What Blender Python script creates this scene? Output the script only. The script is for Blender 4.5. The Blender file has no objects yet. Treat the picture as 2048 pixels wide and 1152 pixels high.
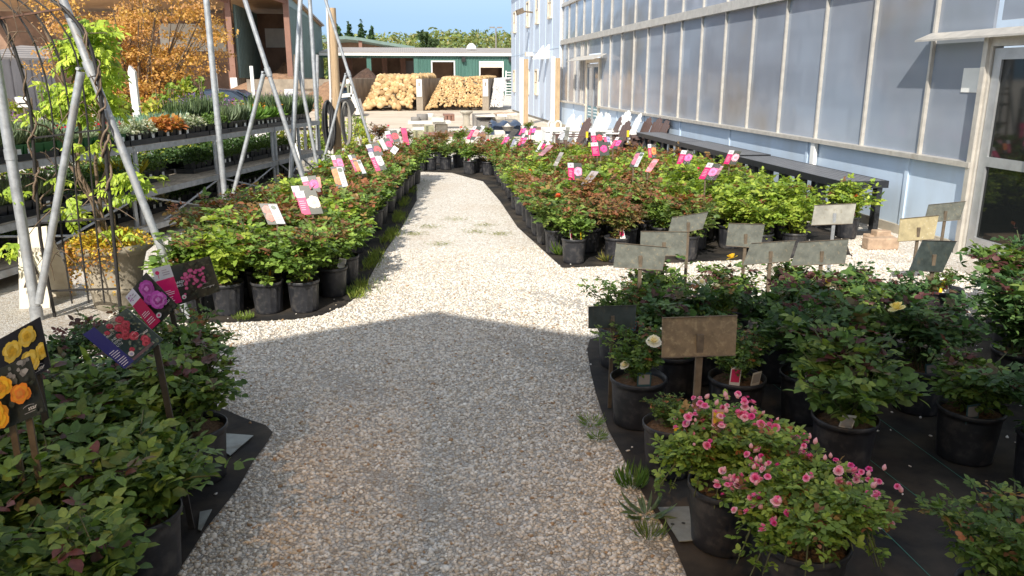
import bpy, math, random
import numpy as np
from mathutils import Vector, Matrix

# ------------------------------------------------------------------ camera, world, sun, exposure
SC = bpy.context.scene
COL = SC.collection
FPX = 1580.0
PITCH = math.atan(423 / FPX)
YAW = math.atan(216 / (FPX * math.cos(PITCH) + 423 * math.sin(PITCH)))
CAMH = 1.7
cam_d = bpy.data.cameras.new('camera')
cam_d.sensor_width = 36.0
cam_d.lens = FPX / 2048 * 36
cam_d.clip_start = 0.05
cam_d.clip_end = 2000
cam = bpy.data.objects.new('camera', cam_d)
COL.objects.link(cam)
cam.location = (0, 0, CAMH)
cam.rotation_euler = (math.pi / 2 - PITCH, 0, -YAW)
SC.camera = cam

SUN_D = Vector((0.40, 1.0, -0.85)).normalized()          # the way the light travels
ELEV = math.asin(-SUN_D.z)
AZ = math.atan2(-SUN_D.x, -SUN_D.y)                       # clockwise from +Y
world = bpy.data.worlds.new('World')
SC.world = world
world.use_nodes = True
wn = world.node_tree
bg = wn.nodes['Background']
sky = wn.nodes.new('ShaderNodeTexSky')
sky.sky_type = 'NISHITA'
sky.sun_disc = False
sky.sun_elevation = ELEV
sky.sun_rotation = AZ
sky.air_density = 1.0
sky.dust_density = 0.15
sky.ozone_density = 2.0
hs = wn.nodes.new('ShaderNodeHueSaturation'); hs.inputs['Saturation'].default_value = .50
wn.links.new(sky.outputs[0], hs.inputs['Color'])
wtc = wn.nodes.new('ShaderNodeTexCoord'); wsx = wn.nodes.new('ShaderNodeSeparateXYZ'); wn.links.new(wtc.outputs['Generated'], wsx.inputs[0])
wrp = wn.nodes.new('ShaderNodeValToRGB'); wrp.color_ramp.interpolation = 'EASE'   # clear blue down to the horizon
wrp.color_ramp.elements[0].position = .0; wrp.color_ramp.elements[0].color = (.145, .222, .345, 1)
wrp.color_ramp.elements[1].position = .42; wrp.color_ramp.elements[1].color = (1.0, .95, .86, 1)
wn.links.new(wsx.outputs['Z'], wrp.inputs[0])
wmx = wn.nodes.new('ShaderNodeMix'); wmx.data_type = 'RGBA'; wmx.blend_type = 'MULTIPLY'; wmx.inputs[0].default_value = 1
wn.links.new(hs.outputs[0], wmx.inputs[6]); wn.links.new(wrp.outputs[0], wmx.inputs[7]); wn.links.new(wmx.outputs[2], bg.inputs[0])
bg.inputs[1].default_value = 0.15
sun_d = bpy.data.lights.new('sun', 'SUN')
sun_d.energy = 3.0
sun_d.angle = math.radians(0.53)
sun_d.color = (1.0, 0.93, 0.82)
sun = bpy.data.objects.new('sun', sun_d)
COL.objects.link(sun)
sun.rotation_euler = SUN_D.to_track_quat('-Z', 'Y').to_euler()
SC.view_settings.view_transform = 'Standard'
SC.view_settings.look = 'None'
SC.view_settings.gamma = 1.0
SC.view_settings.exposure = 1.08
SC.cycles.max_bounces = 8
SC.cycles.transparent_max_bounces = 8

# ------------------------------------------------------------------ helpers: places
def ray(px, py):
    u, v = px - 1024, 576 - py
    fw = FPX * math.cos(PITCH) + v * math.sin(PITCH)
    up = v * math.cos(PITCH) - FPX * math.sin(PITCH)
    return Vector((u * math.cos(YAW) + fw * math.sin(YAW), fw * math.cos(YAW) - u * math.sin(YAW), up))
def G(px, py, z=0.0):                       # the point of height z seen at a photo pixel
    r = ray(px, py); t = (z - CAMH) / r.z
    return Vector((r.x * t, r.y * t, z))
def A(px, py, Y):                           # the point at distance Y seen at a photo pixel
    r = ray(px, py); t = Y / r.y
    return Vector((r.x * t, Y, r.z * t + CAMH))
def WX(px, py, X):
    r = ray(px, py); t = X / r.x
    return Vector((X, r.y * t, r.z * t + CAMH))
def lin(h):                                 # sRGB hex to linear
    c = [int(h[i:i + 2], 16) / 255 for i in (0, 2, 4)]
    return tuple(x / 12.92 if x <= 0.04045 else ((x + 0.055) / 1.055) ** 2.4 for x in c)

# ------------------------------------------------------------------ helpers: objects
OFF = {}
def tag(o, label=None, cat=None, group=None, kind=None):
    if label: o['label'] = label
    if cat: o['category'] = cat
    if group: o['group'] = group
    if kind: o['kind'] = kind
    return o
def thing(name, label, cat, loc=(0, 0, 0), rz=0.0, group=None):
    o = bpy.data.objects.new(name, None)
    COL.objects.link(o)
    o.location = loc
    o.rotation_euler = (0, 0, rz)
    o.empty_display_size = 0.1
    OFF[o] = Vector(loc)
    return tag(o, label, cat, group)
def link(name, mesh, parent=None, loc=None, rot=None, scale=None):
    o = bpy.data.objects.new(name, mesh)
    COL.objects.link(o)
    if parent is not None: o.parent = parent
    if loc is not None: o.location = loc
    if rot is not None: o.rotation_euler = rot
    if scale is not None: o.scale = (scale,) * 3 if isinstance(scale, (int, float)) else scale
    OFF[o] = OFF.get(parent, Vector((0, 0, 0)))
    return o

def np_mesh(name, V, loops, sizes, mat, col=None, smooth=False):
    me = bpy.data.meshes.new(name)
    V = np.asarray(V, dtype=np.float32)
    loops = np.asarray(loops, dtype=np.int32); sizes = np.asarray(sizes, dtype=np.int32)
    me.vertices.add(len(V)); me.vertices.foreach_set('co', V.ravel())
    me.loops.add(len(loops)); me.loops.foreach_set('vertex_index', loops)
    st = np.zeros(len(sizes), dtype=np.int32); st[1:] = np.cumsum(sizes)[:-1]
    me.polygons.add(len(sizes)); me.polygons.foreach_set('loop_start', st)
    me.polygons.foreach_set('loop_total', sizes)
    if smooth: me.polygons.foreach_set('use_smooth', np.ones(len(sizes), dtype=bool))
    me.update(calc_edges=True)
    if col is not None:                      # one colour per face
        col = np.asarray(col, dtype=np.float32)
        cc = np.ones((len(loops), 4), dtype=np.float32)
        cc[:, :3] = np.repeat(col, sizes, axis=0)
        at = me.color_attributes.new('Col', 'FLOAT_COLOR', 'CORNER')
        at.data.foreach_set('color', cc.ravel())
    if mat is not None: me.materials.append(mat)
    return me

class MB:
    def __init__(s): s.v = []; s.f = []; s.c = []; s.sm = []
    def add(s, vs, fs, col=None, smooth=False):
        b = len(s.v)
        s.v += [tuple(v) for v in vs]
        for f in fs:
            s.f.append([b + i for i in f]); s.c.append(col or (1, 1, 1)); s.sm.append(smooth)
    def hexa(s, p, col=None):                # 8 corners: bottom 4 ccw, top 4 ccw
        s.add(p, [(3, 2, 1, 0), (4, 5, 6, 7), (0, 1, 5, 4), (1, 2, 6, 5), (2, 3, 7, 6), (3, 0, 4, 7)], col)
    def box(s, x0, x1, y0, y1, z0, z1, col=None):
        s.hexa([(x0, y0, z0), (x1, y0, z0), (x1, y1, z0), (x0, y1, z0), (x0, y0, z1), (x1, y0, z1), (x1, y1, z1), (x0, y1, z1)], col)
    def obox(s, c, ax, ay, az, col=None):    # centre and three half axes
        c, ax, ay, az = Vector(c), Vector(ax), Vector(ay), Vector(az)
        s.hexa([c - ax - ay - az, c + ax - ay - az, c + ax + ay - az, c - ax + ay - az,
                c - ax - ay + az, c + ax - ay + az, c + ax + ay + az, c - ax + ay + az], col)
    def bar(s, a, b, w, h, up=(0, 0, 1), col=None):
        a, b = Vector(a), Vector(b); d = b - a
        side = d.cross(Vector(up))
        if side.length < 1e-6: side = d.cross(Vector((1, 0, 0)))
        side.normalize(); u = side.cross(d).normalized()
        s.obox((a + b) / 2, d / 2, side * w / 2, u * h / 2, col)
    def tube(s, pts, r, n=8, col=None, cap=True):
        pts = [Vector(p) for p in pts]; rr = r if isinstance(r, (list, tuple)) else [r] * len(pts)
        vs = []; fs = []
        ref = None
        for i, p in enumerate(pts):
            d = (pts[min(i + 1, len(pts) - 1)] - pts[max(i - 1, 0)]).normalized()
            if ref is None:
                ref = d.cross(Vector((0, 0, 1)) if abs(d.z) < .9 else Vector((1, 0, 0))).normalized()
            ref = (ref - d * ref.dot(d))
            ref = ref.normalized() if ref.length > 1e-6 else d.orthogonal().normalized()
            q = d.cross(ref)
            for k in range(n):
                a = 2 * math.pi * k / n
                vs.append(p + (ref * math.cos(a) + q * math.sin(a)) * rr[i])
        for i in range(len(pts) - 1):
            for k in range(n):
                k2 = (k + 1) % n
                fs.append((i * n + k, i * n + k2, (i + 1) * n + k2, (i + 1) * n + k))
        s.add(vs, fs, col, True)
        if cap:
            s.add(vs[:n][::-1], [tuple(range(n))], col); s.add(vs[-n:], [tuple(range(n))], col)
    def lathe(s, prof, n=24, c=(0, 0, 0), rib=0.0, nrib=0, col=None, cap0=True, cap1=False):
        vs = []; fs = []
        for (r, z, *k) in prof:
            rb = k[0] if k else 0
            for i in range(n):
                a = 2 * math.pi * i / n
                q = r * (1 + rb * (1 if math.cos(a * nrib) > 0 else -1)) if rb else r
                vs.append((c[0] + q * math.cos(a), c[1] + q * math.sin(a), c[2] + z))
        m = len(prof)
        for j in range(m - 1):
            for i in range(n):
                i2 = (i + 1) % n
                fs.append((j * n + i, j * n + i2, (j + 1) * n + i2, (j + 1) * n + i))
        s.add(vs, fs, col, True)
        if cap0: s.add(vs[:n][::-1], [tuple(range(n))], col)
        if cap1: s.add(vs[-n:], [tuple(range(n))], col)
    def prism(s, poly, d, col=None):         # polygon of 3d points pushed along d
        poly = [Vector(p) for p in poly]; d = Vector(d); n = len(poly)
        s.add(poly + [p + d for p in poly], [tuple(range(n))[::-1], tuple(range(n, 2 * n))] +
              [(i, (i + 1) % n, n + (i + 1) % n, n + i) for i in range(n)], col)
    def sheet(s, poly, col=None): s.add(poly, [tuple(range(len(poly)))], col)
    def mesh(s, name, mat, off=None, color=False):
        me = bpy.data.meshes.new(name)
        V = np.array([tuple(v) for v in s.v], dtype=np.float32).reshape(-1, 3)
        if off is not None: V = V - np.array(off, dtype=np.float32)
        me.from_pydata(V.tolist(), [], s.f)
        me.polygons.foreach_set('use_smooth', s.sm)
        if color:
            sz = [len(f) for f in s.f]
            cc = np.ones((sum(sz), 4), dtype=np.float32)
            cc[:, :3] = np.repeat(np.array(s.c, dtype=np.float32), sz, axis=0)
            at = me.color_attributes.new('Col', 'FLOAT_COLOR', 'CORNER')
            at.data.foreach_set('color', cc.ravel())
        if mat is not None: me.materials.append(mat)
        return me
    def build(s, name, mat, parent=None, color=False):   # vertices in world space
        return link(name, s.mesh(name, mat, OFF.get(parent), color), parent)

# ------------------------------------------------------------------ materials
def mat(name, base=(.5, .5, .5), rough=.6, metal=0.0, spec=.5, attr=False, noise=None, bump=None, trans=0.0, dirt=None, coord='Object'):
    m = bpy.data.materials.new(name); m.use_nodes = True
    nt = m.node_tree; N = nt.nodes; L = nt.links
    b = N['Principled BSDF']
    b.inputs['Roughness'].default_value = rough; b.inputs['Metallic'].default_value = metal
    b.inputs['Specular IOR Level'].default_value = spec
    tc = N.new('ShaderNodeTexCoord')
    if attr:
        a = N.new('ShaderNodeAttribute'); a.attribute_name = 'Col'; cur = a.outputs['Color']
    else:
        r = N.new('ShaderNodeRGB'); r.outputs[0].default_value = (*base, 1); cur = r.outputs[0]
    def nz(scale, detail=4, stretch=None):
        t = N.new('ShaderNodeTexNoise'); t.inputs['Scale'].default_value = scale; t.inputs['Detail'].default_value = detail
        t.inputs['Roughness'].default_value = .62
        if stretch:
            mp = N.new('ShaderNodeMapping'); mp.inputs['Scale'].default_value = stretch
            L.new(tc.outputs[coord], mp.inputs[0]); L.new(mp.outputs[0], t.inputs['Vector'])
        else: L.new(tc.outputs[coord], t.inputs['Vector'])
        return t
    if noise:                                # (scale, amount[, stretch]) brightness variation
        t = nz(noise[0], 5, noise[2] if len(noise) > 2 else None)
        mr = N.new('ShaderNodeMapRange'); mr.inputs[1].default_value = .3; mr.inputs[2].default_value = .7
        mr.inputs[3].default_value = 1 - noise[1]; mr.inputs[4].default_value = 1 + noise[1]
        L.new(t.outputs[0], mr.inputs[0])
        vm = N.new('ShaderNodeVectorMath'); vm.operation = 'SCALE'
        L.new(cur, vm.inputs[0]); L.new(mr.outputs[0], vm.inputs['Scale']); cur = vm.outputs[0]
    if dirt:                                 # (colour, scale, lo, hi[, stretch]) stains
        t = nz(dirt[1], 6, dirt[4] if len(dirt) > 4 else None)
        mr = N.new('ShaderNodeMapRange'); mr.inputs[1].default_value = dirt[2]; mr.inputs[2].default_value = dirt[3]
        L.new(t.outputs[0], mr.inputs[0])
        mx = N.new('ShaderNodeMix'); mx.data_type = 'RGBA'
        L.new(mr.outputs[0], mx.inputs[0]); L.new(cur, mx.inputs[6]); mx.inputs[7].default_value = (*dirt[0], 1); cur = mx.outputs[2]
    L.new(cur, b.inputs['Base Color'])
    if bump:                                 # (scale, strength, distance[, stretch])
        t = nz(bump[0], 4, bump[3] if len(bump) > 3 else None)
        bp = N.new('ShaderNodeBump'); bp.inputs['Strength'].default_value = bump[1]; bp.inputs['Distance'].default_value = bump[2]
        L.new(t.outputs[0], bp.inputs['Height']); L.new(bp.outputs[0], b.inputs['Normal'])
    if trans:
        tr = N.new('ShaderNodeBsdfTranslucent'); ms = N.new('ShaderNodeMixShader'); ms.inputs[0].default_value = trans
        vm = N.new('ShaderNodeVectorMath'); vm.operation = 'MULTIPLY'; vm.inputs[1].default_value = (1.5, 1.5, .6)
        L.new(cur, vm.inputs[0]); L.new(vm.outputs[0], tr.inputs['Color'])
        L.new(b.outputs[0], ms.inputs[1]); L.new(tr.outputs[0], ms.inputs[2])
        L.new(ms.outputs[0], N['Material Output'].inputs['Surface'])
    return m
def wave_bump(m, scale, axis, strength, dist, prof='SIN'):
    nt = m.node_tree; N = nt.nodes; L = nt.links
    tc = N.new('ShaderNodeTexCoord'); w = N.new('ShaderNodeTexWave'); w.bands_direction = axis; w.wave_profile = prof
    w.inputs['Scale'].default_value = scale
    L.new(tc.outputs['Object'], w.inputs['Vector'])
    bp = N.new('ShaderNodeBump'); bp.inputs['Strength'].default_value = strength; bp.inputs['Distance'].default_value = dist
    L.new(w.outputs['Fac'], bp.inputs['Height']); L.new(bp.outputs[0], N['Principled BSDF'].inputs['Normal'])
    return m

M = {}
M['leaf'] = mat('leaf', attr=True, rough=.48, spec=.35, noise=(60, .22), trans=.3)
M['leaf_far'] = mat('leaf_far', attr=True, rough=.6, spec=.3, trans=.3)
M['petal'] = mat('petal', attr=True, rough=.6, spec=.2, trans=.25)
M['stem'] = mat('stem', (.07, .085, .03), .6, noise=(40, .35))
M['bark'] = mat('bark', (.17, .12, .08), .85, noise=(30, .4, (1, 1, .25)), bump=(60, .5, .01))
M['pot'] = mat('pot', (.022, .023, .028), .45, spec=.5, noise=(14, .35), dirt=((.11, .10, .09), 14, .50, .85))
M['pot_green'] = mat('pot_green', (.03, .13, .04), .5, noise=(14, .2))
M['soil'] = mat('soil', (.15, .09, .05), .95, noise=(90, .6), bump=(120, .9, .01))
M['galv'] = mat('galv', (.44, .46, .48), .5, metal=.5, noise=(14, .28), dirt=((.26, .22, .18), 7, .55, .8))
M['black_iron'] = mat('black_iron', (.022, .02, .019), .5, noise=(30, .3), dirt=((.09, .05, .03), 20, .6, .9))
M['rust_iron'] = mat('rust_iron', (.12, .06, .04), .7, noise=(20, .4))
M['plank'] = mat('plank', (.40, .345, .27), .85, noise=(7, .35, (6, 1, 1)), dirt=((.20, .17, .14), 5, .5, .85), bump=(30, .4, .01))
M['timber'] = mat('timber', (.42, .30, .18), .8, noise=(8, .3, (6, 6, .4)), bump=(20, .4, .01, (6, 6, .5)))
M['white'] = mat('white', (.80, .80, .77), .5, noise=(6, .06), dirt=((.55, .5, .42), 3, .6, .9))
M['white_chair'] = mat('white_chair', (.82, .82, .80), .45)
M['brown_chair'] = mat('brown_chair', (.115, .07, .058), .5, noise=(12, .15))
M['concrete'] = mat('concrete', (.40, .36, .29), .9, noise=(6, .2), dirt=((.22, .18, .13), 3, .5, .8), bump=(60, .4, .01))
M['binwall'] = mat('binwall', (.30, .25, .19), .9, noise=(2, .25), dirt=((.13, .10, .08), 1.2, .45, .75, (1, 1, .35)), bump=(20, .3, .02))
M['stone'] = mat('stone', (.42, .38, .32), .9, noise=(9, .25), dirt=((.22, .21, .15), 5, .5, .8), bump=(30, .5, .02))
M['palestone'] = mat('palestone', (.62, .58, .51), .9, noise=(8, .2), bump=(30, .4, .02))
M['mossstone'] = mat('mossstone', (.30, .29, .18), .9, noise=(12, .3), bump=(30, .4, .02))
M['yard'] = mat('yard', (.54, .46, .36), .9, noise=(.8, .12), dirt=((.36, .27, .19), .35, .5, .75))
M['heap_rock'] = mat('heap_rock', attr=True, rough=.9, noise=(3, .2))
M['soilheap'] = mat('soilheap', (.26, .15, .085), .95, noise=(3, .3), bump=(4, .8, .2))
M['mulch'] = mat('mulch', (.08, .045, .03), .95, noise=(4, .5), bump=(6, .9, .2))
M['whitegravel'] = mat('whitegravel', (.62, .61, .60), .9, noise=(8, .3), bump=(12, .8, .1))
M['bluewall'] = mat('bluewall', (.50, .61, .74), .55, noise=(1.1, .06), dirt=((.42, .48, .54), 1.3, .5, .85, (1, 1, .25)), bump=(3, .08, .02))
M['annexwall'] = mat('annexwall', (.50, .58, .70), .5, noise=(.8, .07), dirt=((.40, .45, .52), 1.0, .5, .85, (1, 1, .2)))
M['trim'] = mat('trim', (.56, .53, .48), .42, metal=.35, noise=(8, .15), dirt=((.30, .25, .19), 5, .6, .9))
M['alu'] = mat('alu', (.50, .52, .54), .4, metal=.6, noise=(6, .15))
M['creamtrim'] = mat('creamtrim', (.66, .58, .46), .5, noise=(6, .12))
M['darkglass'] = mat('darkglass', (.012, .014, .014), .04, spec=.6)
M['winglass'] = mat('winglass', (.10, .13, .18), .08, spec=.8)
M['winbrown'] = mat('winbrown', (.09, .06, .04), .15, spec=.6, noise=(9, .5))
M['greensteel'] = wave_bump(mat('greensteel', (.06, .145, .118), .5, noise=(.6, .08)), 2.2, 'X', .6, .05)
M['darkgreensteel'] = mat('darkgreensteel', (.14, .20, .175), .5, noise=(1, .15))
M['fascia'] = mat('fascia', (.62, .61, .58), .5)
M['tinroof'] = wave_bump(mat('tinroof', (.33, .29, .26), .55, noise=(.5, .15)), 1.6, 'X', .7, .05)
M['brownsteel'] = mat('brownsteel', (.22, .11, .075), .6, noise=(1, .2))
M['dark_inside'] = mat('dark_inside', (.25, .155, .105), .9, noise=(.8, .35))
M['palepanel'] = mat('palepanel', (.66, .63, .56), .8, noise=(.6, .2))
M['greywall'] = mat('greywall', (.26, .24, .24), .8, noise=(.6, .2))
M['blackplastic'] = mat('blackplastic', (.022, .024, .028), .4, noise=(20, .3))
M['signback'] = mat('signback', (.12, .125, .105), .42, spec=.5, noise=(22, .3), dirt=((.24, .20, .13), 55, .57, .72))
M['signback_brown'] = mat('signback_brown', (.18, .13, .075), .6, noise=(18, .35), dirt=((.33, .26, .15), 45, .5, .75))
M['signback_pale'] = mat('signback_pale', (.31, .30, .26), .45, noise=(12, .25), dirt=((.2, .17, .11), 30, .55, .8))
M['signback_tan'] = mat('signback_tan', (.36, .30, .17), .6, noise=(18, .25), dirt=((.6, .56, .45), 60, .6, .75))
M['signback_dark'] = mat('signback_dark', (.035, .045, .042), .35, noise=(22, .4), dirt=((.10, .085, .05), 40, .55, .8, (1, 1, .3)))
M['card'] = mat('card', attr=True, rough=.3, spec=.5)
M['letter'] = mat('letter', (.85, .85, .85), .5)
M['ink'] = mat('ink', (.03, .03, .03), .5)
M['stake'] = mat('stake', (.15, .115, .08), .7, metal=.2, noise=(20, .35))
M['darkstake'] = mat('darkstake', (.035, .03, .027), .5, noise=(20, .3))
M['caution'] = mat('caution', (.74, .68, .56), .5, noise=(5, .1), dirt=((.45, .36, .25), 4, .55, .85))
M['hose'] = mat('hose', (.035, .035, .037), .5)
M['hosegrey'] = mat('hosegrey', (.24, .225, .20), .6)
M['box_paint'] = mat('box_paint', (.62, .62, .62), .5)
M['carpaint'] = mat('carpaint', (.012, .018, .035), .2, spec=.6)
M['carglass'] = mat('carglass', (.03, .05, .08), .06, spec=.8)
M['rubber'] = mat('rubber', (.02, .02, .02), .8)
M['loader'] = mat('loader', (.60, .59, .56), .5, noise=(3, .15))
M['tarp'] = mat('tarp', (.025, .045, .09), .4, noise=(9, .4), bump=(8, .8, .05))
M['tagmat'] = mat('tagmat', attr=True, rough=.4)
M['brick'] = mat('brick', (.42, .30, .21), .9, noise=(14, .25), bump=(50, .5, .01))
M['plate'] = mat('plate', (.28, .30, .29), .45, metal=.3, noise=(9, .3), dirt=((.16, .14, .10), 12, .5, .8))
M['pebble'] = mat('pebble', attr=True, rough=.85, spec=.3, noise=(120, .15))
M['slate'] = mat('slate', (.20, .185, .17), .8, noise=(3, .3))

def ground_mat():
    m = bpy.data.materials.new('gravel_ground'); m.use_nodes = True
    nt = m.node_tree; N = nt.nodes; L = nt.links; b = N['Principled BSDF']; b.inputs['Roughness'].default_value = .9
    b.inputs['Specular IOR Level'].default_value = .2
    tc = N.new('ShaderNodeTexCoord')
    wob = N.new('ShaderNodeTexNoise'); wob.inputs['Scale'].default_value = 40; L.new(tc.outputs['Object'], wob.inputs['Vector'])
    mm = N.new('ShaderNodeMix'); mm.data_type = 'VECTOR'; mm.inputs[0].default_value = .012
    L.new(tc.outputs['Object'], mm.inputs[4]); L.new(wob.outputs['Color'], mm.inputs[5])
    v = N.new('ShaderNodeTexVoronoi'); v.inputs['Scale'].default_value = 62; L.new(mm.outputs[1], v.inputs['Vector'])
    e = N.new('ShaderNodeTexVoronoi'); e.feature = 'DISTANCE_TO_EDGE'; e.inputs['Scale'].default_value = 62; L.new(mm.outputs[1], e.inputs['Vector'])
    sp = N.new('ShaderNodeSeparateColor'); L.new(v.outputs['Color'], sp.inputs[0])
    cr = N.new('ShaderNodeValToRGB'); el = cr.color_ramp.elements
    el[0].position = 0; el[0].color = (.56, .47, .37, 1); el[1].position = 1; el[1].color = (.90, .88, .83, 1)
    for p, c in ((.15, (.66, .58, .48)), (.45, (.78, .73, .65)), (.8, (.83, .79, .73))):
        k = el.new(p); k.color = (*c, 1)
    L.new(sp.outputs[0], cr.inputs[0])
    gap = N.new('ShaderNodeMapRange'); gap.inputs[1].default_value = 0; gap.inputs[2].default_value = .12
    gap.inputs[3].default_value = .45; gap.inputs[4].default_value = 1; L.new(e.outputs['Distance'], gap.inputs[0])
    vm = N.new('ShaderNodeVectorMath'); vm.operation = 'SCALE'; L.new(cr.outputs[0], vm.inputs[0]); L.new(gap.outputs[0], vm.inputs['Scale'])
    n2 = N.new('ShaderNodeTexNoise'); n2.inputs['Scale'].default_value = 1.1; n2.inputs['Detail'].default_value = 7; L.new(tc.outputs['Object'], n2.inputs['Vector'])
    mr = N.new('ShaderNodeMapRange'); mr.inputs[1].default_value = .52; mr.inputs[2].default_value = .75; mr.inputs[4].default_value = .38; L.new(n2.outputs[0], mr.inputs[0])
    mx = N.new('ShaderNodeMix'); mx.data_type = 'RGBA'; L.new(mr.outputs[0], mx.inputs[0]); L.new(vm.outputs[0], mx.inputs[6]); mx.inputs[7].default_value = (.50, .37, .25, 1)
    sy = N.new('ShaderNodeSeparateXYZ'); L.new(tc.outputs['Object'], sy.inputs[0])     # earth among the near chips, darkened to paint in the shade between them
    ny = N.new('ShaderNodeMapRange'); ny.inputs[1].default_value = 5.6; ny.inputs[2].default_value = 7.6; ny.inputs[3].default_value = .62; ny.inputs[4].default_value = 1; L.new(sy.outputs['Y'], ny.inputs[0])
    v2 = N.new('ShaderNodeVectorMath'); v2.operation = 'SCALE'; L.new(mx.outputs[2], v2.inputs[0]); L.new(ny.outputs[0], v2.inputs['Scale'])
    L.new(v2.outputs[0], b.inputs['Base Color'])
    bp = N.new('ShaderNodeBump'); bp.inputs['Strength'].default_value = .6; bp.inputs['Distance'].default_value = .006
    hm = N.new('ShaderNodeMapRange'); hm.inputs[2].default_value = .3; L.new(e.outputs['Distance'], hm.inputs[0])
    ad = N.new('ShaderNodeMath'); ad.operation = 'ADD'; L.new(hm.outputs[0], ad.inputs[0]); L.new(sp.outputs[1], ad.inputs[1])
    L.new(ad.outputs[0], bp.inputs['Height']); L.new(bp.outputs[0], b.inputs['Normal'])
    return m
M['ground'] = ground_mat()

def mat_fabric():
    m = mat('weed_mat', (.020, .019, .019), .75, spec=.25, noise=(5, .5), dirt=((.095, .075, .055), 2.6, .42, .8))
    return wave_bump(m, 60, 'Y', .3, .003)
M['mat'] = mat_fabric()

def poly_mat():                               # twin-wall polycarbonate, grey blue, faint ribs
    m = bpy.data.materials.new('polycarbonate'); m.use_nodes = True
    nt = m.node_tree; N = nt.nodes; L = nt.links; b = N['Principled BSDF']
    b.inputs['Roughness'].default_value = .11; b.inputs['Specular IOR Level'].default_value = .5
    tc = N.new('ShaderNodeTexCoord')
    n1 = N.new('ShaderNodeTexNoise'); n1.inputs['Scale'].default_value = .55; n1.inputs['Detail'].default_value = 3
    mp = N.new('ShaderNodeMapping'); mp.inputs['Scale'].default_value = (1, .8, .9); L.new(tc.outputs['Object'], mp.inputs[0]); L.new(mp.outputs[0], n1.inputs['Vector'])
    cr = N.new('ShaderNodeValToRGB'); el = cr.color_ramp.elements
    el[0].position = .30; el[0].color = (.235, .22, .205, 1); el[1].position = .66; el[1].color = (.30, .35, .43, 1)
    k = el.new(.44); k.color = (.245, .275, .33, 1)
    L.new(n1.outputs[0], cr.inputs[0])
    w = N.new('ShaderNodeTexWave'); w.bands_direction = 'Y'; w.inputs['Scale'].default_value = 28; L.new(tc.outputs['Object'], w.inputs['Vector'])
    mr = N.new('ShaderNodeMapRange'); mr.inputs[3].default_value = .9; mr.inputs[4].default_value = 1.08; L.new(w.outputs['Fac'], mr.inputs[0])
    vm = N.new('ShaderNodeVectorMath'); vm.operation = 'SCALE'; L.new(cr.outputs[0], vm.inputs[0]); L.new(mr.outputs[0], vm.inputs['Scale'])
    sp = N.new('ShaderNodeSeparateXYZ'); cb = N.new('ShaderNodeCombineXYZ'); L.new(tc.outputs['Object'], sp.inputs[0]); L.new(sp.outputs['Y'], cb.inputs[0]); L.new(sp.outputs['Z'], cb.inputs[1]); vo = N.new('ShaderNodeTexBrick'); vo.inputs['Scale'].default_value = .55; vo.inputs['Mortar Size'].default_value = .06; vo.inputs['Mortar Smooth'].default_value = 1; vo.inputs['Color1'].default_value = (0, 0, 0, 1); vo.inputs['Color2'].default_value = (1, 1, 1, 1); vo.inputs['Mortar'].default_value = (.45, .45, .45, 1); vo.squash = 1.6; vo.offset = .37; L.new(cb.outputs[0], vo.inputs['Vector'])   # blurred shapes of the things inside
    vs = N.new('ShaderNodeSeparateColor'); L.new(vo.outputs['Color'], vs.inputs[0])
    vr = N.new('ShaderNodeMapRange'); vr.inputs[3].default_value = .87; vr.inputs[4].default_value = 1.12; L.new(vs.outputs[0], vr.inputs[0])
    v3 = N.new('ShaderNodeVectorMath'); v3.operation = 'SCALE'; L.new(vm.outputs[0], v3.inputs[0]); L.new(vr.outputs[0], v3.inputs['Scale'])
    L.new(v3.outputs[0], b.inputs['Base Color'])
    n3 = N.new('ShaderNodeTexNoise'); n3.inputs['Scale'].default_value = 1.4; L.new(tc.outputs['Object'], n3.inputs['Vector'])
    bp = N.new('ShaderNodeBump'); bp.inputs['Strength'].default_value = .25; bp.inputs['Distance'].default_value = .05
    L.new(n3.outputs[0], bp.inputs['Height']); L.new(bp.outputs[0], b.inputs['Normal'])
    return m
M['poly'] = poly_mat()

def amber_mat():                              # unseen amber sheet, added to throw soft warm light on the foreground
    m = bpy.data.materials.new('added_light_sheet'); m.use_nodes = True
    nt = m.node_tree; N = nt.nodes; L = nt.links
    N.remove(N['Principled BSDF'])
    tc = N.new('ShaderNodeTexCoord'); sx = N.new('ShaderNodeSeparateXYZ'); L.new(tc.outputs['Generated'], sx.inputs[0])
    def edge(sock):                           # transmission fades outward so the light patches get soft edges
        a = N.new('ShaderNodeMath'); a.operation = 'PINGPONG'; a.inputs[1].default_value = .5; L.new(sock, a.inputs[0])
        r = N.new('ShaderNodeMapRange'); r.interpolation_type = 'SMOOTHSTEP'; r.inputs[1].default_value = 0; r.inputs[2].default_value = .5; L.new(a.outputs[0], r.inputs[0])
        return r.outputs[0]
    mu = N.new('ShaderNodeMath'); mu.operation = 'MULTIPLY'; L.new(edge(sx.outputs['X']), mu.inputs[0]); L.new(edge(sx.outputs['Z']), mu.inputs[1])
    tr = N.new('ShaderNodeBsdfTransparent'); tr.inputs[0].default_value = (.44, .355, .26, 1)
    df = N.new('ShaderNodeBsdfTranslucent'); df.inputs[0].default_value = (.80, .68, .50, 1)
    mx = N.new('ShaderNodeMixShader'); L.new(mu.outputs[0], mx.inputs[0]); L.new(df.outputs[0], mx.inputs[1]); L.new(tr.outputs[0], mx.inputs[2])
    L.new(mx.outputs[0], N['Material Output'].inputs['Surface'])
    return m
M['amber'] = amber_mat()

rng = np.random.default_rng(11)
RND = random.Random(5)

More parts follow.
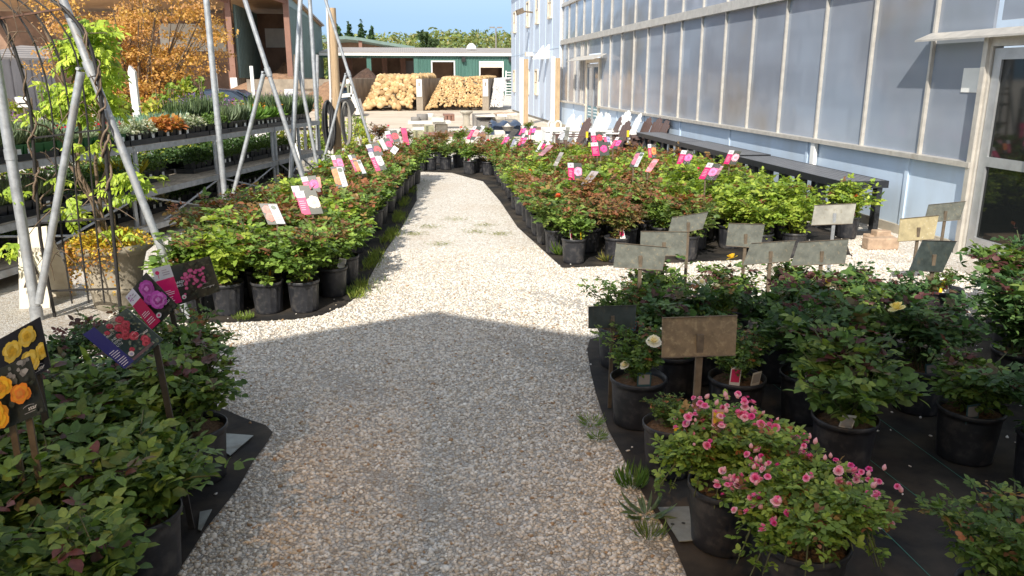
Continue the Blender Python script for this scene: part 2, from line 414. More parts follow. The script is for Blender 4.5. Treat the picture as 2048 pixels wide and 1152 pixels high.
# ------------------------------------------------------------------ the setting
g = MB(); g.sheet([(-300, -60, 0), (300, -60, 0), (300, 500, 0), (-300, 500, 0)])
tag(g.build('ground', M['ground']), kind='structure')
y = MB(); y.sheet([(-9, 27.5, .004), (5.2, 27.5, .004), (5.2, 72, .004), (-9, 72, .004)])
tag(y.build('concrete_yard', M['yard']), kind='structure')
ED = Vector((.28, .96, 0)).normalized(); EN = Vector((ED.y, -ED.x, 0))      # bench direction and its right side
LEG0 = Vector((-2.82, 8.79, 0))
def bench(s, d, z): return LEG0 + ED * s + EN * d + Vector((0, 0, z))
sl = MB(); sl.sheet([bench(-5.5, .30, .004), bench(-2.2, .18, .004), bench(8, .1, .004), bench(8, -2.6, .004), bench(-5.5, -2.6, .004)])
tag(sl.build('concrete_slab', M['concrete']), kind='structure')

MATS = {
 'left_bed': [(-1.75, 5.66), (-1.3, 5.60), (-.85, 5.62), (-.66, 5.70), (-.50, 5.95), (-.40, 6.3), (-.30, 7.4), (-.08, 9.2), (.12, 11.2), (.16, 13.9), (.25, 15.2), (.3, 16.4), (-1.4, 16.4), (-1.75, 12), (-2.1, 9)],
 'right_bed': [(1.38, 6.93), (4.3, 7.1), (4.75, 8.0), (4.7, 16.3), (.3, 16.4), (.25, 14.75), (.8, 14.5), (1.25, 13.2), (1.28, 11), (1.25, 9)],
 'near_left': [(-.92, 1.4), (-.88, 2.2), (-.86, 2.5), (-.82, 2.85), (-.76, 3.15), (-.74, 3.4), (-.71, 3.58), (-.70, 3.70), (-.75, 3.79), (-.88, 3.9), (-1.1, 4.12), (-1.6, 4.35), (-2.3, 4.4), (-2.7, 1.4)],
 'near_right': [tuple(G(*p)[:2]) for p in ((1400, 1240), (1372, 1152), (1340, 1076), (1310, 1030), (1285, 989), (1240, 906), (1217, 864), (1203, 825), (1192, 790), (1181, 745), (1174, 700), (1180, 680), (1230, 668))] + [(2.2, 5.25), (3.3, 5.4), (4.2, 4.95), (4.6, 1.4)],
}
for k, (nm, P) in enumerate(MATS.items()):
    b = MB(); b.sheet([(p[0], p[1], .008) for p in P])
    tag(b.build('weed_mat', M['mat']), kind='structure')
# green tracer threads woven into the near right mat
th = MB()
for (a, b) in (((1650, 945), (1860, 1152)), ((1715, 900), (1990, 1115)), ((1790, 860), (2048, 1045))):
    p, q = G(*a, .010), G(*b, .010); d = (q - p).normalized(); n = Vector((-d.y, d.x, 0)) * .0016
    p = p - d * 1.2; q = q + d * .4
    th.add([p - n, q - n, q + n, p + n], [(0, 1, 2, 3)])
tag(th.build('mat_thread', mat('thread', (.05, .22, .17), .6)), kind='structure')

def inside(px, py, P):
    c = np.zeros(len(px), bool); n = len(P); j = n - 1
    for i in range(n):
        xi, yi = P[i]; xj, yj = P[j]
        cond = ((yi > py) != (yj > py)) & (px < (xj - xi) * (py - yi) / (yj - yi + 1e-12) + xi)
        c ^= cond; j = i
    return c
# loose gravel chips: real stones near the camera
ico_v = []; t_ = (1 + 5 ** .5) / 2
for a in (-1, 1):
    for b in (-t_, t_): ico_v += [(0, a, b), (a, b, 0), (b, 0, a)]
ico_v = np.array(ico_v, float) / math.sqrt(1 + t_ * t_)
ico_f = []
for i in range(12):
    for j in range(i + 1, 12):
        for k in range(j + 1, 12):
            d = [np.linalg.norm(ico_v[x] - ico_v[y]) for x, y in ((i, j), (j, k), (i, k))]
            if max(d) < 1.2:
                f = (i, j, k)
                nrm = np.cross(ico_v[j] - ico_v[i], ico_v[k] - ico_v[i])
                ico_f.append(f if nrm @ ico_v[i] > 0 else (i, k, j))
ico_f = np.array(ico_f)
def stones(name, P, R, cols, material, squash=(.5, .9), jag=.28, seed=1):
    r = np.random.default_rng(seed); n = len(P)
    tmpl = np.stack([ico_v * (1 + r.uniform(-jag, jag, (12, 1))) for _ in range(12)])
    T = tmpl[r.integers(0, 12, n)]
    S = np.stack([r.uniform(.75, 1.25, n), r.uniform(.6, 1.0, n), r.uniform(*squash, n)], 1)
    T = T * S[:, None, :]
    a = r.uniform(0, 2 * np.pi, n); ti = r.normal(0, .42, n)
    ct, st = np.cos(ti)[:, None], np.sin(ti)[:, None]
    x, y, z = T[..., 0], T[..., 1], T[..., 2]
    y, z = y * ct - z * st, y * st + z * ct
    ca, sa = np.cos(a)[:, None], np.sin(a)[:, None]
    x, y = x * ca - y * sa, x * sa + y * ca
    V = np.stack([x, y, z], -1) * R[:, None, None] + P[:, None, :]
    F = (ico_f[None] + (np.arange(n) * 12)[:, None, None]).reshape(-1, 3)
    return np_mesh(name, V.reshape(-1, 3), F.ravel(), np.full(len(F), 3), material, np.repeat(cols, 20, axis=0))
def chips():
    r = np.random.default_rng(3)
    n = 185000
    px = r.uniform(-2.4, 4.9, n); py = r.uniform(2.0, 8.0, n)
    keep = r.uniform(6.2, 8.2, n) > py
    for nm, P in MATS.items():
        ins = inside(px, py, P)
        keep &= ~(ins & (r.uniform(0, 1, n) > .005))
    wear = np.sin(px * 3.1 + 1.3 * np.sin(py * 2.3)) * np.sin(py * 2.7 + px * 1.7) + .5 * np.sin(px * 9 + py * 7)
    keep &= (px > -2.2) & ((wear < .85) | (r.uniform(0, 1, n) < .35))
    px, py = px[keep], py[keep]; n = len(px)
    R = r.uniform(.0055, .0108, n) * (1 + .5 * (r.uniform(0, 1, n) > .93))
    P = np.stack([px, py, R * .15], 1)
    onm = np.zeros(n, bool)
    for Q in MATS.values(): onm |= inside(px, py, Q)
    P[onm, 2] += .010
    base = np.array([(.68, .63, .56), (.60, .54, .46), (.76, .73, .67), (.50, .43, .34), (.62, .60, .57), (.36, .24, .14)])
    c = base[r.choice(6, n, p=[.30, .22, .2, .14, .11, .03])] * r.uniform(.82, 1.12, (n, 1))
    o = link('gravel_chips', stones('gravel_chips', P, R, c, M['pebble'], (.35, .7), .34, seed=4))
    tag(o, 'loose white and tan gravel chips covering the path', 'gravel', kind='stuff')
chips()

# ------------------------------------------------------------------ gabled building behind the viewer (throws the roof shadow)
YB = -1.0; ZR = 5.62; XR = .14 - .47 * ZR; SL = .472
gb = thing('gabled_building', 'gabled greenhouse end whose roof shadow falls across the near path', 'building', (XR, YB, 0))
def roofz(x): return ZR - SL * abs(x - XR)
XL0, XR0 = XR - 8, XR + 8.2
def gpt(gx, gy):
    k = (gy - YB) / SUN_D.y
    return (gx - SUN_D.x * k, -SUN_D.z * k)
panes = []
for (xa, xb, ya, yb) in ((-1.75, .02, .8, 5.0), (.10, 2.2, .8, 5.0)):  # wanted light patches on the ground, traced back to shape the panes
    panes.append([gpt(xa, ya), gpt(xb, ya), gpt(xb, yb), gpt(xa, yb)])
w = MB()
zlo, zhi = panes[0][0][1], max(panes[0][2][1], panes[1][2][1])
def band(x0b, x0t, x1b, x1t, z0, z1): w.prism([(x0b, YB, z0), (x1b, YB, z0), (x1t, YB, z1), (x0t, YB, z1)], (0, -.12, 0))
p, q = panes
xl_hi = XL0
w.prism([(XL0, YB, 0), (XR0, YB, 0), (XR0, YB, zlo), (XL0, YB, zlo)], (0, -.12, 0))
zt0, zt1 = p[2][1], q[2][1]
w.prism([(XL0, YB, zlo), (p[0][0], YB, zlo), (p[3][0], YB, zt0), (max(XL0, XR - (ZR - zt0) / SL), YB, zt0), (XL0, YB, roofz(XL0))], (0, -.12, 0))
w.prism([(p[1][0], YB, zlo), (q[0][0], YB, zlo), (q[3][0], YB, zt1), (p[2][0], YB, zt0)], (0, -.12, 0))
w.prism([(q[1][0], YB, zlo), (XR0, YB, zlo), (XR0, YB, roofz(XR0)), (XR + (ZR - zt1) / SL, YB, zt1), (q[2][0], YB, zt1)], (0, -.12, 0))
w.prism([(XR - (ZR - zt0) / SL, YB, zt0), (p[3][0], YB, zt0), (p[2][0], YB, zt0), (q[3][0], YB, zt1), (q[2][0], YB, zt1), (XR + (ZR - zt1) / SL, YB, zt1), (XR, YB, ZR)], (0, -.12, 0))
w.build('end_wall', M['palepanel'], gb)
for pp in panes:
    b = MB(); b.prism([(x, YB - .06, z) for x, z in pp], (0, -.004, 0)); b.build('added_light_pane', M['amber'], gb)  # added panes, out of view, that warm the near gravel and plants
r_ = MB()
for s, xe in ((-1, XL0), (1, XR0)):
    r_.prism([(XR, YB, ZR + .002), (xe, YB, roofz(xe) + .002), (xe, YB, roofz(xe) + .07), (XR, YB, ZR + .07)], (0, -.5, 0))
r_.build('roof', M['tinroof'], gb)

# ------------------------------------------------------------------ blue greenhouse along the right
XW = 5.44
gh = thing('greenhouse_building', 'long grey blue greenhouse with ribbed panels along the right side', 'building', (XW, 7, 0))
def slab(name, y0, y1, z0, z1, m, xo=0.0, t=.1, parent=gh):
    b = MB(); b.box(XW + xo, XW + xo + t, y0, y1, z0, z1); return b.build(name, m, parent)
ZS, ZM, ZU, ZT = .88, 2.80, 4.02, 6.3
DN0, DN1 = 5.15, 6.98                          # near door
DF0, DF1 = 22.35, 23.95                        # far door
slab('lower_wall', 7.0, DF0, .10, ZS - .03, M['bluewall'])
slab('lower_wall', DF1, 28.0, .10, ZS - .03, M['bluewall'])
slab('lower_wall', 1.4, DN0, .10, ZS - .03, M['bluewall'])
slab('foundation', DN1 + .08, 40.8, -.1, .10, M['concrete'], -.035, .14)
b = MB()
for yy_ in (8.05, 10.3, 13.0, 15.5, 18.0, 20.4, 25.9):
    b = MB(); b.box(XW - .02, XW, yy_ - .03, yy_ + .03, .10, ZS - .03); b.build('wall_batten', M['bluewall'], gh)
slab('sill', DN1 + .02, DF0, ZS - .03, ZS + .02, M['trim'], -.09, .13)
slab('sill', DF1, 28.0, ZS - .03, ZS + .02, M['trim'], -.09, .13)
slab('mid_rail', 1.4, 28.0, ZM - .05, ZM + .10, M['trim'], -.07, .12)
slab('upper_rail', 1.4, 28.0, ZU - .04, ZU + .06, M['trim'], -.05, .10)
mull = [7.9 + 1.117 * i for i in range(19)]
lower_edges = [7.05] + mull
def panels(ys, z0, z1, nm='glazing_panel'):
    for a, b_ in zip(ys[:-1], ys[1:]):
        b = MB(); b.box(XW + .02, XW + .05, a + .01, b_ - .01, z0, z1); b.build(nm, M['poly'], gh)
ys = [m for m in mull if m < DF0 - .2] + [DF0 - .06]
panels([7.08] + ys, ZS + .02, ZM - .05)
panels([DF1 + .06, 24.9, 25.9, 26.9, 27.95], ZS + .02, ZM - .05)
panels([DF0 - .06, 23.15, DF1 + .06], 2.34, ZM - .05)
up = [1.4, 2.5, 3.6, 4.7, 5.75, 6.85] + mull
panels(up, ZM + .10, ZU - .04); panels(up, ZU + .06, ZT)
panels([1.4, 3.3, DN0 - .08], ZS + .02, 2.2)
panels([DN0 - .08, 6.1, 7.0], 2.2, ZM - .05)
for yv in mull[:-1]:
    if DF0 - .2 < yv < DF1 + .2: continue
    slab('mullion', yv - .016, yv + .016, ZS + .02, ZM - .05, M['trim'], -.018, .05)
for yv in (24.9, 25.9, 26.9, 27.97, DF1 + .06, DF0 - .06): slab('mullion', yv - .016, yv + .016, ZS + .02, ZM - .05, M['trim'], -.018, .05)
for yv in up[1:]:
    slab('mullion', yv - .02, yv + .02, ZM + .10, ZU - .04, M['trim'], -.015, .045)
    slab('mullion', yv - .02, yv + .02, ZU + .06, ZT, M['trim'], -.015, .045)
slab('eave', 1.4, 28.0, ZT, ZT + .25, M['trim'], -.12, .3)
b = MB(); b.prism([(XW - .12, 1.4, ZT + .252), (XW - .12, 28, ZT + .252), (XW + 9, 28, ZT + 2.6), (XW + 9, 1.4, ZT + 2.6)], (0, 0, .06)); b.build('roof', M['tinroof'], gh)
b = MB(); b.box(XW + .14, XW + 17.5, 1.4, 1.5, 0, ZT); b.box(XW + 17.4, XW + 17.5, 1.5, 40, 0, ZT); b.build('side_wall', M['bluewall'], gh)
def awning(y0, y1, z0, z1, out):
    b = MB(); b.prism([(XW - .03, y0, z1), (XW - out, y0, z0), (XW - out, y0, z0 - .018), (XW - .03, y0, z1 - .018)], (0, y1 - y0, 0)); b.build('awning', M['trim'], gh)
awning(4.6, 7.92, 2.06, 2.13, .20)
awning(21.6, 25.2, 2.16, 2.30, .40)
# near door: aluminium frame, mid rail, two dark panes
d = MB()
d.box(XW - .05, XW + .06, DN1 - .02, DN1 + .07, 0, 2.06); d.box(XW - .05, XW + .06, DN0 - .07, DN0 + .02, 0, 2.06)
d.box(XW - .05, XW + .06, DN0 + .02, DN1 - .02, 1.97, 2.06)
d.build('door_frame', M['trim'], gh)
for (a, c) in ((DN0 + .03, 6.04), (6.06, DN1 - .03)):
    d = MB(); st = .10
    d.box(XW - .03, XW + .02, a, a + st, .02, 1.95); d.box(XW - .03, XW + .02, c - st, c, .02, 1.95)
    for z0, z1 in ((.02, .20), (.88, .97), (1.85, 1.95)): d.box(XW - .03, XW + .02, a + st, c - st, z0, z1)
    dr = d.build('door', M['alu'], gh)
    for z0, z1 in ((.20, .88), (.97, 1.85)):
        e = MB(); e.box(XW - .008, XW + .004, a + st, c - st, z0, z1); e.build('pane', M['darkglass'], dr)
    e = MB(); hy = a + .16 if a > 6 else c - .16
    e.tube([(XW - .03, hy, .95), (XW - .09, hy, .95), (XW - .09, hy, 1.2), (XW - .03, hy, 1.2)], .012, 6); e.build('handle', M['alu'], dr)
b = MB(); b.box(XW + .012, XW + .018, 7.12, 7.40, 1.55, 1.78); b.build('notice', M['white'], gh)
slab('door_post', 6.99, 7.05, .0, 2.1, M['trim'], -.08, .1)
# far door pair with teal posters
d = MB(); d.box(XW - .05, XW + .05, DF0 - .05, DF0 + .06, 0, 2.2); d.box(XW - .05, XW + .05, DF1 - .06, DF1 + .05, 0, 2.2); d.box(XW - .05, XW + .05, DF0 + .06, DF1 - .06, 2.08, 2.2)
d.build('door_frame', M['creamtrim'], gh)
for (a, c) in ((DF0 + .07, 23.13), (23.16, DF1 - .07)):
    d = MB()
    d.box(XW - .03, XW + .02, a, a + .08, .02, 2.06); d.box(XW - .03, XW + .02, c - .08, c, .02, 2.06)
    for z0, z1 in ((.02, .2), (1.96, 2.06)): d.box(XW - .03, XW + .02, a + .08, c - .08, z0, z1)
    dr = d.build('door', M['alu'], gh)
    e = MB(); e.box(XW - .006, XW + .004, a + .08, c - .08, .2, 1.96); e.build('pane', M['winglass'], dr)
    e = MB(); e.box(XW - .014, XW - .009, a + .10, c - .10, .52, .86, lin('2f7488'))
    for k in range(3):
        for j in range(3): e.box(XW - .017, XW - .0142, a + .15 + j * .15, a + .26 + j * .15, .58 + k * .09, .62 + k * .09, (.7, .78, .8))
    e.box(XW - .014, XW - .009, a + .10, c - .10, .24, .50, lin('9fb0bd')); e.build('poster', M['card'], dr, True)
b = MB(); b.box(XW - .07, XW, 21.3, 21.42, .66, .76); b.box(XW - .05, XW, 21.33, 21.39, .55, .66); b.build('outlet_box', M['white'], gh)
b = MB(); b.box(XW - .07, XW - .02, 10.0, 10.1, .56, .86); b.build('outlet_box', M['white'], gh)
# plain two storey end with small windows
slab('annex_wall', 28.02, 40.8, .10, 5.45, M['annexwall'], -.09, .2)
b = MB()
for yv in np.arange(29.4, 40.5, 1.4): b.box(XW - .102, XW - .09, yv - .012, yv + .012, .12, 5.4)
b.box(XW - .101, XW - .09, 28.03, 40.79, 2.66, 2.70)
b.build('wall_seam', M['bluewall'], gh)
slab('annex_eave', 28.0, 40.95, 5.45, 5.75, M['trim'], -.25, .5)
b = MB(); b.box(XW + .1, XW + 12, 40.7, 40.8, .1, 5.45); b.build('end_wall', M['annexwall'], gh)
for (yc, z0, z1, wd, lo) in ((39.4, 3.78, 4.62, .62, 0), (35.2, 3.79, 4.72, .62, 0), (32.7, 3.78, 4.75, .62, 0), (29.85, 3.80, 4.78, .62, 0),
                             (39.5, 1.04, 1.94, .55, 1), (35.2, 1.02, 1.93, .55, 1), (32.8, 1.04, 1.92, .55, 1)):
    f = MB(); X0 = XW - .14
    f.box(X0, XW - .088, yc - wd / 2 - .07, yc - wd / 2, z0 - .07, z1 + .07); f.box(X0, XW - .088, yc + wd / 2, yc + wd / 2 + .07, z0 - .07, z1 + .07)
    f.box(X0, XW - .088, yc - wd / 2, yc + wd / 2, z1, z1 + .07); f.box(X0 - .03, XW - .088, yc - wd / 2, yc + wd / 2, z0 - .07, z0)
    f.box(X0 + .015, XW - .088, yc - .015, yc + .015, z0, (z0 + z1) / 2); f.box(X0 + .015, XW - .088, yc - wd / 2, yc + wd / 2, (z0 + z1) / 2, (z0 + z1) / 2 + .03)
    fo = f.build('window', M['creamtrim'], gh)
    e = MB(); e.box(XW - .10, XW - .092, yc - wd / 2, yc + wd / 2, z0, z1); e.build('pane', M['winbrown'] if lo else M['winglass'], fo)
b = MB(); b.bar((XW - .09, 34.0, 4.25), (XW - .55, 34.0, 4.3), .06, .06); b.obox((XW - .62, 34, 4.28), (.14, 0, .05), (0, .16, 0), (-.03, 0, .10)); b.build('flood_light', M['stake'], gh)
b = MB(); b.box(XW - .38, XW - .09, 33.9, 34.25, 2.52, 2.68); b.build('wall_light', M['creamtrim'], gh)
for yv in (31.2, 30.0):
    b = MB(); b.prism([(XW - .09, yv, 2.35), (XW - .50, yv, 2.35), (XW - .09, yv, 2.85)], (0, .30, 0)); b.build('wall_light', M['white'], gh)
for i, (px, pb, pt, nm) in enumerate(((1047, 250, 118, 'farther'), (1110, 246, 116, 'nearer'))):
    p0 = G(px, pb) if i == 0 else Vector((5.12, WX(px, 200, 5.12).y, 0)); ht = A(px, pt, p0.y).z
    t = thing('timber_post', 'square timber post with white painted side beside the plain blue wall, the %s of two' % nm, 'post', p0, 0, 'posts by the blue wall')
    b = MB(); b.box(p0.x, p0.x + .17, p0.y, p0.y + .2, 0, ht); b.build('post', M['timber'], t)
    b = MB(); b.box(p0.x - .13, p0.x - .004, p0.y + .01, p0.y + .16, 0, ht + .04); b.build('white_pipe', M['white'], t)

# ------------------------------------------------------------------ buildings and bins at the back
def corr(mb, a, b, z0, z1, pitch=.30, dep=.05, n=(0, -1, 0)):
    a, b = Vector(a), Vector(b); L_ = (b - a).length; d = (b - a) / L_; n = Vector(n)
    k = max(1, int(L_ / pitch)); pts = []
    for i in range(k):
        for f, h in ((0, 0), (.55, 0), (.65, 1), (.9, 1)):
            pts.append(a + d * ((i + f) * L_ / k) + n * (dep * h))
    pts.append(b)
    vs = [(p.x, p.y, z0) for p in pts] + [(p.x, p.y, z1) for p in pts]; m = len(pts)
    mb.add(vs, [(i, i + 1, m + i + 1, m + i) for i in range(m - 1)])
# long green barn
YG = 75.0
gbn = thing('green_barn', 'long low green metal barn with white fascia and tin roof', 'barn', (0, YG, 0))
xg = lambda px: A(px, 130, YG).x
zg = lambda py: A(900, py, YG).z
x0, x1 = xg(640), xg(1080)
ez = zg(112)
b = MB()
corr(b, (xg(835), YG, 0), (xg(862), YG, 0), 0, ez); corr(b, (xg(910), YG, 0), (xg(958), YG, 0), 0, ez); corr(b, (xg(1007), YG, 0), (x1, YG, 0), 0, ez)
corr(b, (xg(862), YG, 0), (xg(910), YG, 0), zg(124), ez); corr(b, (xg(958), YG, 0), (xg(1007), YG, 0), zg(125), ez)
b.box(x0, xg(835), YG, YG + .2, zg(116), ez)
b.build('wall', M['greensteel'], gbn)
b = MB(); b.box(x0, x1, YG - .35, YG + .1, ez, zg(106.5)); b.build('fascia', M['fascia'], gbn)
b = MB(); b.prism([(x0, YG - .36, zg(106.5) + .01), (x0, YG + 12, zg(106.5) + .80), (x0, YG + 12, zg(106.5) + .88), (x0, YG - .36, zg(106.5) + .07)], (x1 - x0, 0, 0)); b.build('roof', M['tinroof'], gbn)
b = MB(); b.box(x0, x1, YG + 9, YG + 9.2, 0, ez); b.box(x1, x1 + .2, YG, YG + 9, 0, ez); b.build('back_wall', M['dark_inside'], gbn)
for px in (738, 832): 
    b = MB(); b.box(xg(px) - .2, xg(px) + .2, YG - .05, YG + .25, 0, ez); b.build('post', M['greensteel'], gbn)
for px in (690, 766, 806):
    b = MB(); b.box(xg(px) - .25, xg(px) + .25, YG + 6, YG + 6.4, 0, ez); b.build('inner_post', M['brownsteel'], gbn)
b = MB(); b.box(xg(812), xg(833), YG + 7, YG + 7.1, 0, ez - .3); b.build('inner_panel', M['greywall'], gbn)
for (a, c, t, hd) in ((862, 910, 124, 0), (958, 1007, 125, 1)):
    f = MB(); q = .12
    f.box(xg(a), xg(a) + q, YG - .1, YG + .1, 0, zg(t)); f.box(xg(c) - q, xg(c), YG - .1, YG + .1, 0, zg(t)); f.box(xg(a), xg(c), YG - .1, YG + .1, zg(t), zg(t) + q)
    fo = f.build('garage_opening', M['fascia'], gbn)
    e = MB(); e.box(xg(a), xg(c), YG + 4, YG + 4.1, 0, zg(t)); e.build('inner_panel', M['dark_inside'], fo)
    if hd:
        e = MB(); e.box(xg(a) + q, xg(c) - q, YG - .04, YG + .04, zg(135), zg(t)); e.build('rolled_door', M['creamtrim'], fo)
for px in (927, 1021):
    b = MB(); b.obox(A(px, 119, YG - .25), (.16, 0, 0), (0, .16, 0), (0, 0, .2)); b.build('barn_lamp', M['rubber'], gbn)
b = MB(); b.lathe([(.5, 0), (.45, .25), (.2, .5), (.0, .55)], 12, A(943, 98, YG + 5)); b.build('roof_vent', M['white'], gbn)
# ladder and white truck by the barn
p = A(1018, 160, YG - 1); tz = zg(142)
t = thing('ladder', 'white ladder leaning on the green barn wall', 'ladder', (p.x, p.y, 0))
b = MB(); wl = .38
for s in (-wl, wl): b.bar((p.x + s, p.y - .5, 0), (p.x + s + .2, p.y + .7, tz), .09, .12)
b.build('rail', M['fascia'], t)
b = MB()
for k in range(9): f = (k + .5) / 9; b.bar((p.x - wl + .2 * f, p.y - .5 + 1.2 * f, tz * f), (p.x + wl + .2 * f, p.y - .5 + 1.2 * f, tz * f), .08, .08)
b.build('rung', M['fascia'], t)
# arched-roof barn
YA = 102.0
ab = thing('arched_barn', 'dark barn with low curved roof behind the green barn', 'barn', (A(700, 130, YA).x, YA, 0))
pts = [(646, 85), (662, 80), (690, 78), (720, 81), (760, 88), (805, 95), (830, 99)]
P = [A(a, c, YA) for a, c in pts]
b = MB()
for a, c in zip(P[:-1], P[1:]): b.prism([a, c, c + Vector((0, 0, .35)), a + Vector((0, 0, .35))], (0, 18, 0))
b.build('roof', M['darkgreensteel'], ab)
b = MB(); b.prism([(P[0].x, YA + 10, 0)] + [(p.x, YA + 10, p.z) for p in P] + [(P[-1].x, YA + 10, 0)], (0, .3, 0)); b.build('back_wall', M['dark_inside'], ab)
for i in (1, 3, 5):
    b = MB(); b.box(P[i].x - .2, P[i].x + .2, YA + .3, YA + .7, 0, P[i].z); b.build('post', M['brownsteel'], ab)
# tall open shed
YS = 58.0
sx = lambda px: A(px, 150, YS).x
xr = sx(581); xm = sx(467); xm2 = sx(437); xl = -31.0
zt = A(570, 8, YS).z
ts = thing('tall_shed', 'tall open-front brown storage shed with dark green side wall', 'shed', (xr, YS, 0))
b = MB(); b.prism([(xl, YS - 1.6, zt + .75), (xr + .4, YS - 1.6, zt + .75), (xr + .4, YS + 23, zt - .1), (xl, YS + 23, zt - .1)], (0, 0, .12)); b.build('roof', M['tinroof'], ts)
b = MB(); b.box(xl, xr + .42, YS - 1.7, YS - 1.5, zt + .50, zt + .90); b.build('fascia', M['brownsteel'], ts)
b = MB(); b.prism([(xl, YS - 1.5, zt + .66), (xr + .3, YS - 1.5, zt + .66), (xr + .3, YS + 22, zt - .2), (xl, YS + 22, zt - .2)], (0, 0, .06)); b.build('ceiling', mat('rafters', (.42, .26, .14), .8, noise=(.8, .25, (1, 4, 1))), ts)
b = MB(); corr(b, (xr, YS, 0), (xr, YS + 23, 0), 1.6, zt - .05, .55, .12, (1, 0, 0)); b.build('side_wall', M['darkgreensteel'], ts)
b = MB(); b.prism([(xr + .02, YS, zt - .06), (xr + .02, YS + 23, zt - .06), (xr + .02, YS + 23, zt), (xr + .02, YS, zt + .65)], (.1, 0, 0)); b.build('side_gable', M['darkgreensteel'], ts)
b = MB(); corr(b, (xm + .25, YS + .4, 0), (xm + .25, YS + 9, 0), 1.6, zt, .55, .12, (1, 0, 0)); b.build('partition', M['darkgreensteel'], ts)
b = MB(); b.box(xl, xr - .1, YS + 9, YS + 9.2, 0, zt); b.build('back_wall', M['dark_inside'], ts)
b = MB(); b.box(xm + .9, xr - .3, YS + 8.8, YS + 8.9, 3.9, zt - 1.1); b.build('skylight_panel', M['palepanel'], ts)
b = MB(); b.box(xm2 - 6, xm2 - .5, YS + 8.8, YS + 8.9, 3.6, zt - .8); b.build('skylight_panel', M['palepanel'], ts)
for px in (467, 581):
    b = MB(); b.box(sx(px) - .18, sx(px) + .18, YS - .1, YS + .3, 1.6, zt + .5); b.bar((sx(px), YS - .05, zt + .1), (sx(px) - 1.6, YS - 1.3, zt + .55), .2, .2); b.build('post', M['brownsteel'], ts)
    b = MB(); b.box(sx(px) - .22, sx(px) + .22, YS - .14, YS - .11, .85, 1.62); b.build('bay_label', M['white'], ts)
b = MB(); b.box(xm2 - .15, xm2 + .15, YS + 4, YS + 4.3, 0, zt); b.build('inner_post', M['brownsteel'], ts)
b = MB(); b.box(xl, xr + .1, YS - .05, YS + .3, 0, .4); b.box(xr - .1, xr + .2, YS + .3, YS + 23, 0, 1.6); b.box(xm - .2, xm + .2, YS + .3, YS + 9, 0, 1.6); b.build('concrete_base', M['binwall'], ts)

def heap(name, label, cat, cx, cy, rx, ry, h, m, seed, base=0.0, kind=None, flat=.0):
    r = np.random.default_rng(seed); nx = 36; vs = []; fs = []
    ph = r.uniform(0, 6.28, 8)
    for j in range(nx + 1):
        for i in range(nx + 1):
            u, v = i / nx * 2 - 1, j / nx * 2 - 1; d = math.sqrt(u * u + v * v)
            wob = .12 * math.sin(3 * u + ph[0]) + .1 * math.sin(4.3 * v + ph[1]) + .06 * math.sin(8 * u + 5 * v + ph[2])
            z = max(0.0, 1 - max(0, d - flat) / (1 - flat) + wob * (1 - d)) if d < 1 else 0.0
            z = z ** .9 * h + (r.uniform(-.03, .03) * h if 0 < z else 0)
            vs.append((cx + u * rx, cy + v * ry, base + z - .02))
    for j in range(nx):
        for i in range(nx): k = j * (nx + 1) + i; fs.append((k, k + 1, k + nx + 2, k + nx + 1))
    b = MB(); b.add(vs, fs, smooth=True)
    return tag(b.build(name, m), label, cat, kind=kind)
heap('soil_heap', 'tan soil heap spilling from the tall shed bay', 'soil heap', sx(560), YS - 2.5, 5.5, 4, 1.75, M['soilheap'], 3, kind='stuff')
heap('soil_heap', 'brown compost heap deep inside the right bay of the shed', 'soil heap', sx(545), YS + 5.5, 2.6, 3.2, 2.9, M['soilheap'], 4, kind='stuff')
heap('soil_heap', 'orange brown soil heap left of the first stone bin', 'soil heap', A(668, 190, 44).x, 45.0, 2.5, 3.5, 2.0, M['soilheap'], 5, kind='stuff')
heap('mulch_heap', 'dark mulch heap behind the large boulder bin', 'mulch heap', A(735, 150, 58).x, 60, 3.4, 4, 2.1, M['mulch'], 6, kind='stuff')
heap('mulch_heap', 'dark mulch heap behind the small boulder bin', 'mulch heap', A(840, 150, 58).x, 60, 2.6, 4, 1.95, M['mulch'], 7, kind='stuff')

# stone bins: slanted divider walls with white number boards, rock heaps between them
YBIN = 41.5; SLANT = Vector((1.3, 5.5, 0))
bins = []
for k, (px, nm) in enumerate(((700, 'left'), (839, 'middle'), (971, 'right'))):
    xb = A(px, 200, YBIN).x
    t = thing('bin_wall', 'concrete bin divider wall with white board, %s of the three by the stone piles' % nm, 'wall', (xb, YBIN, 0), 0, 'divider walls of the stone bins')
    b = MB(); h = 1.6
    b.prism([(xb - .16, YBIN, 0), (xb + .16, YBIN, 0), (xb + .16 + SLANT.x, YBIN + SLANT.y, 0), (xb - .16 + SLANT.x, YBIN + SLANT.y, 0)], (0, 0, h)); b.build('wall', M['binwall'], t)
    b = MB(); b.box(xb - .13, xb + .13, YBIN - .03, YBIN - .004, .72, 1.55)
    bo = b.build('white_board', M['white'], t)
    b = MB(); b.box(xb - .04, xb + .04, YBIN - .036, YBIN - .031, 1.22, 1.42); b.build('board_mark', M['binwall'], bo)
t = thing('bin_wall', 'long concrete wall closing the back of the stone bins', 'wall', (0, YBIN + 6, 0), 0, 'divider walls of the stone bins')
b = MB(); b.box(A(660, 200, YBIN).x + 1, 5.1, YBIN + 5.6, YBIN + 5.9, 0, 1.6); b.build('wall', M['binwall'], t)
t = thing('bin_wall', 'low concrete wall beside the orange soil heap', 'wall', (A(660, 200, YBIN).x, YBIN, 0), 0, 'divider walls of the stone bins')
b = MB(); xb = A(655, 200, 47).x; b.box(xb - 4.5, xb + .3, 47.8, 48.1, 0, 1.55); b.build('wall', M['binwall'], t)
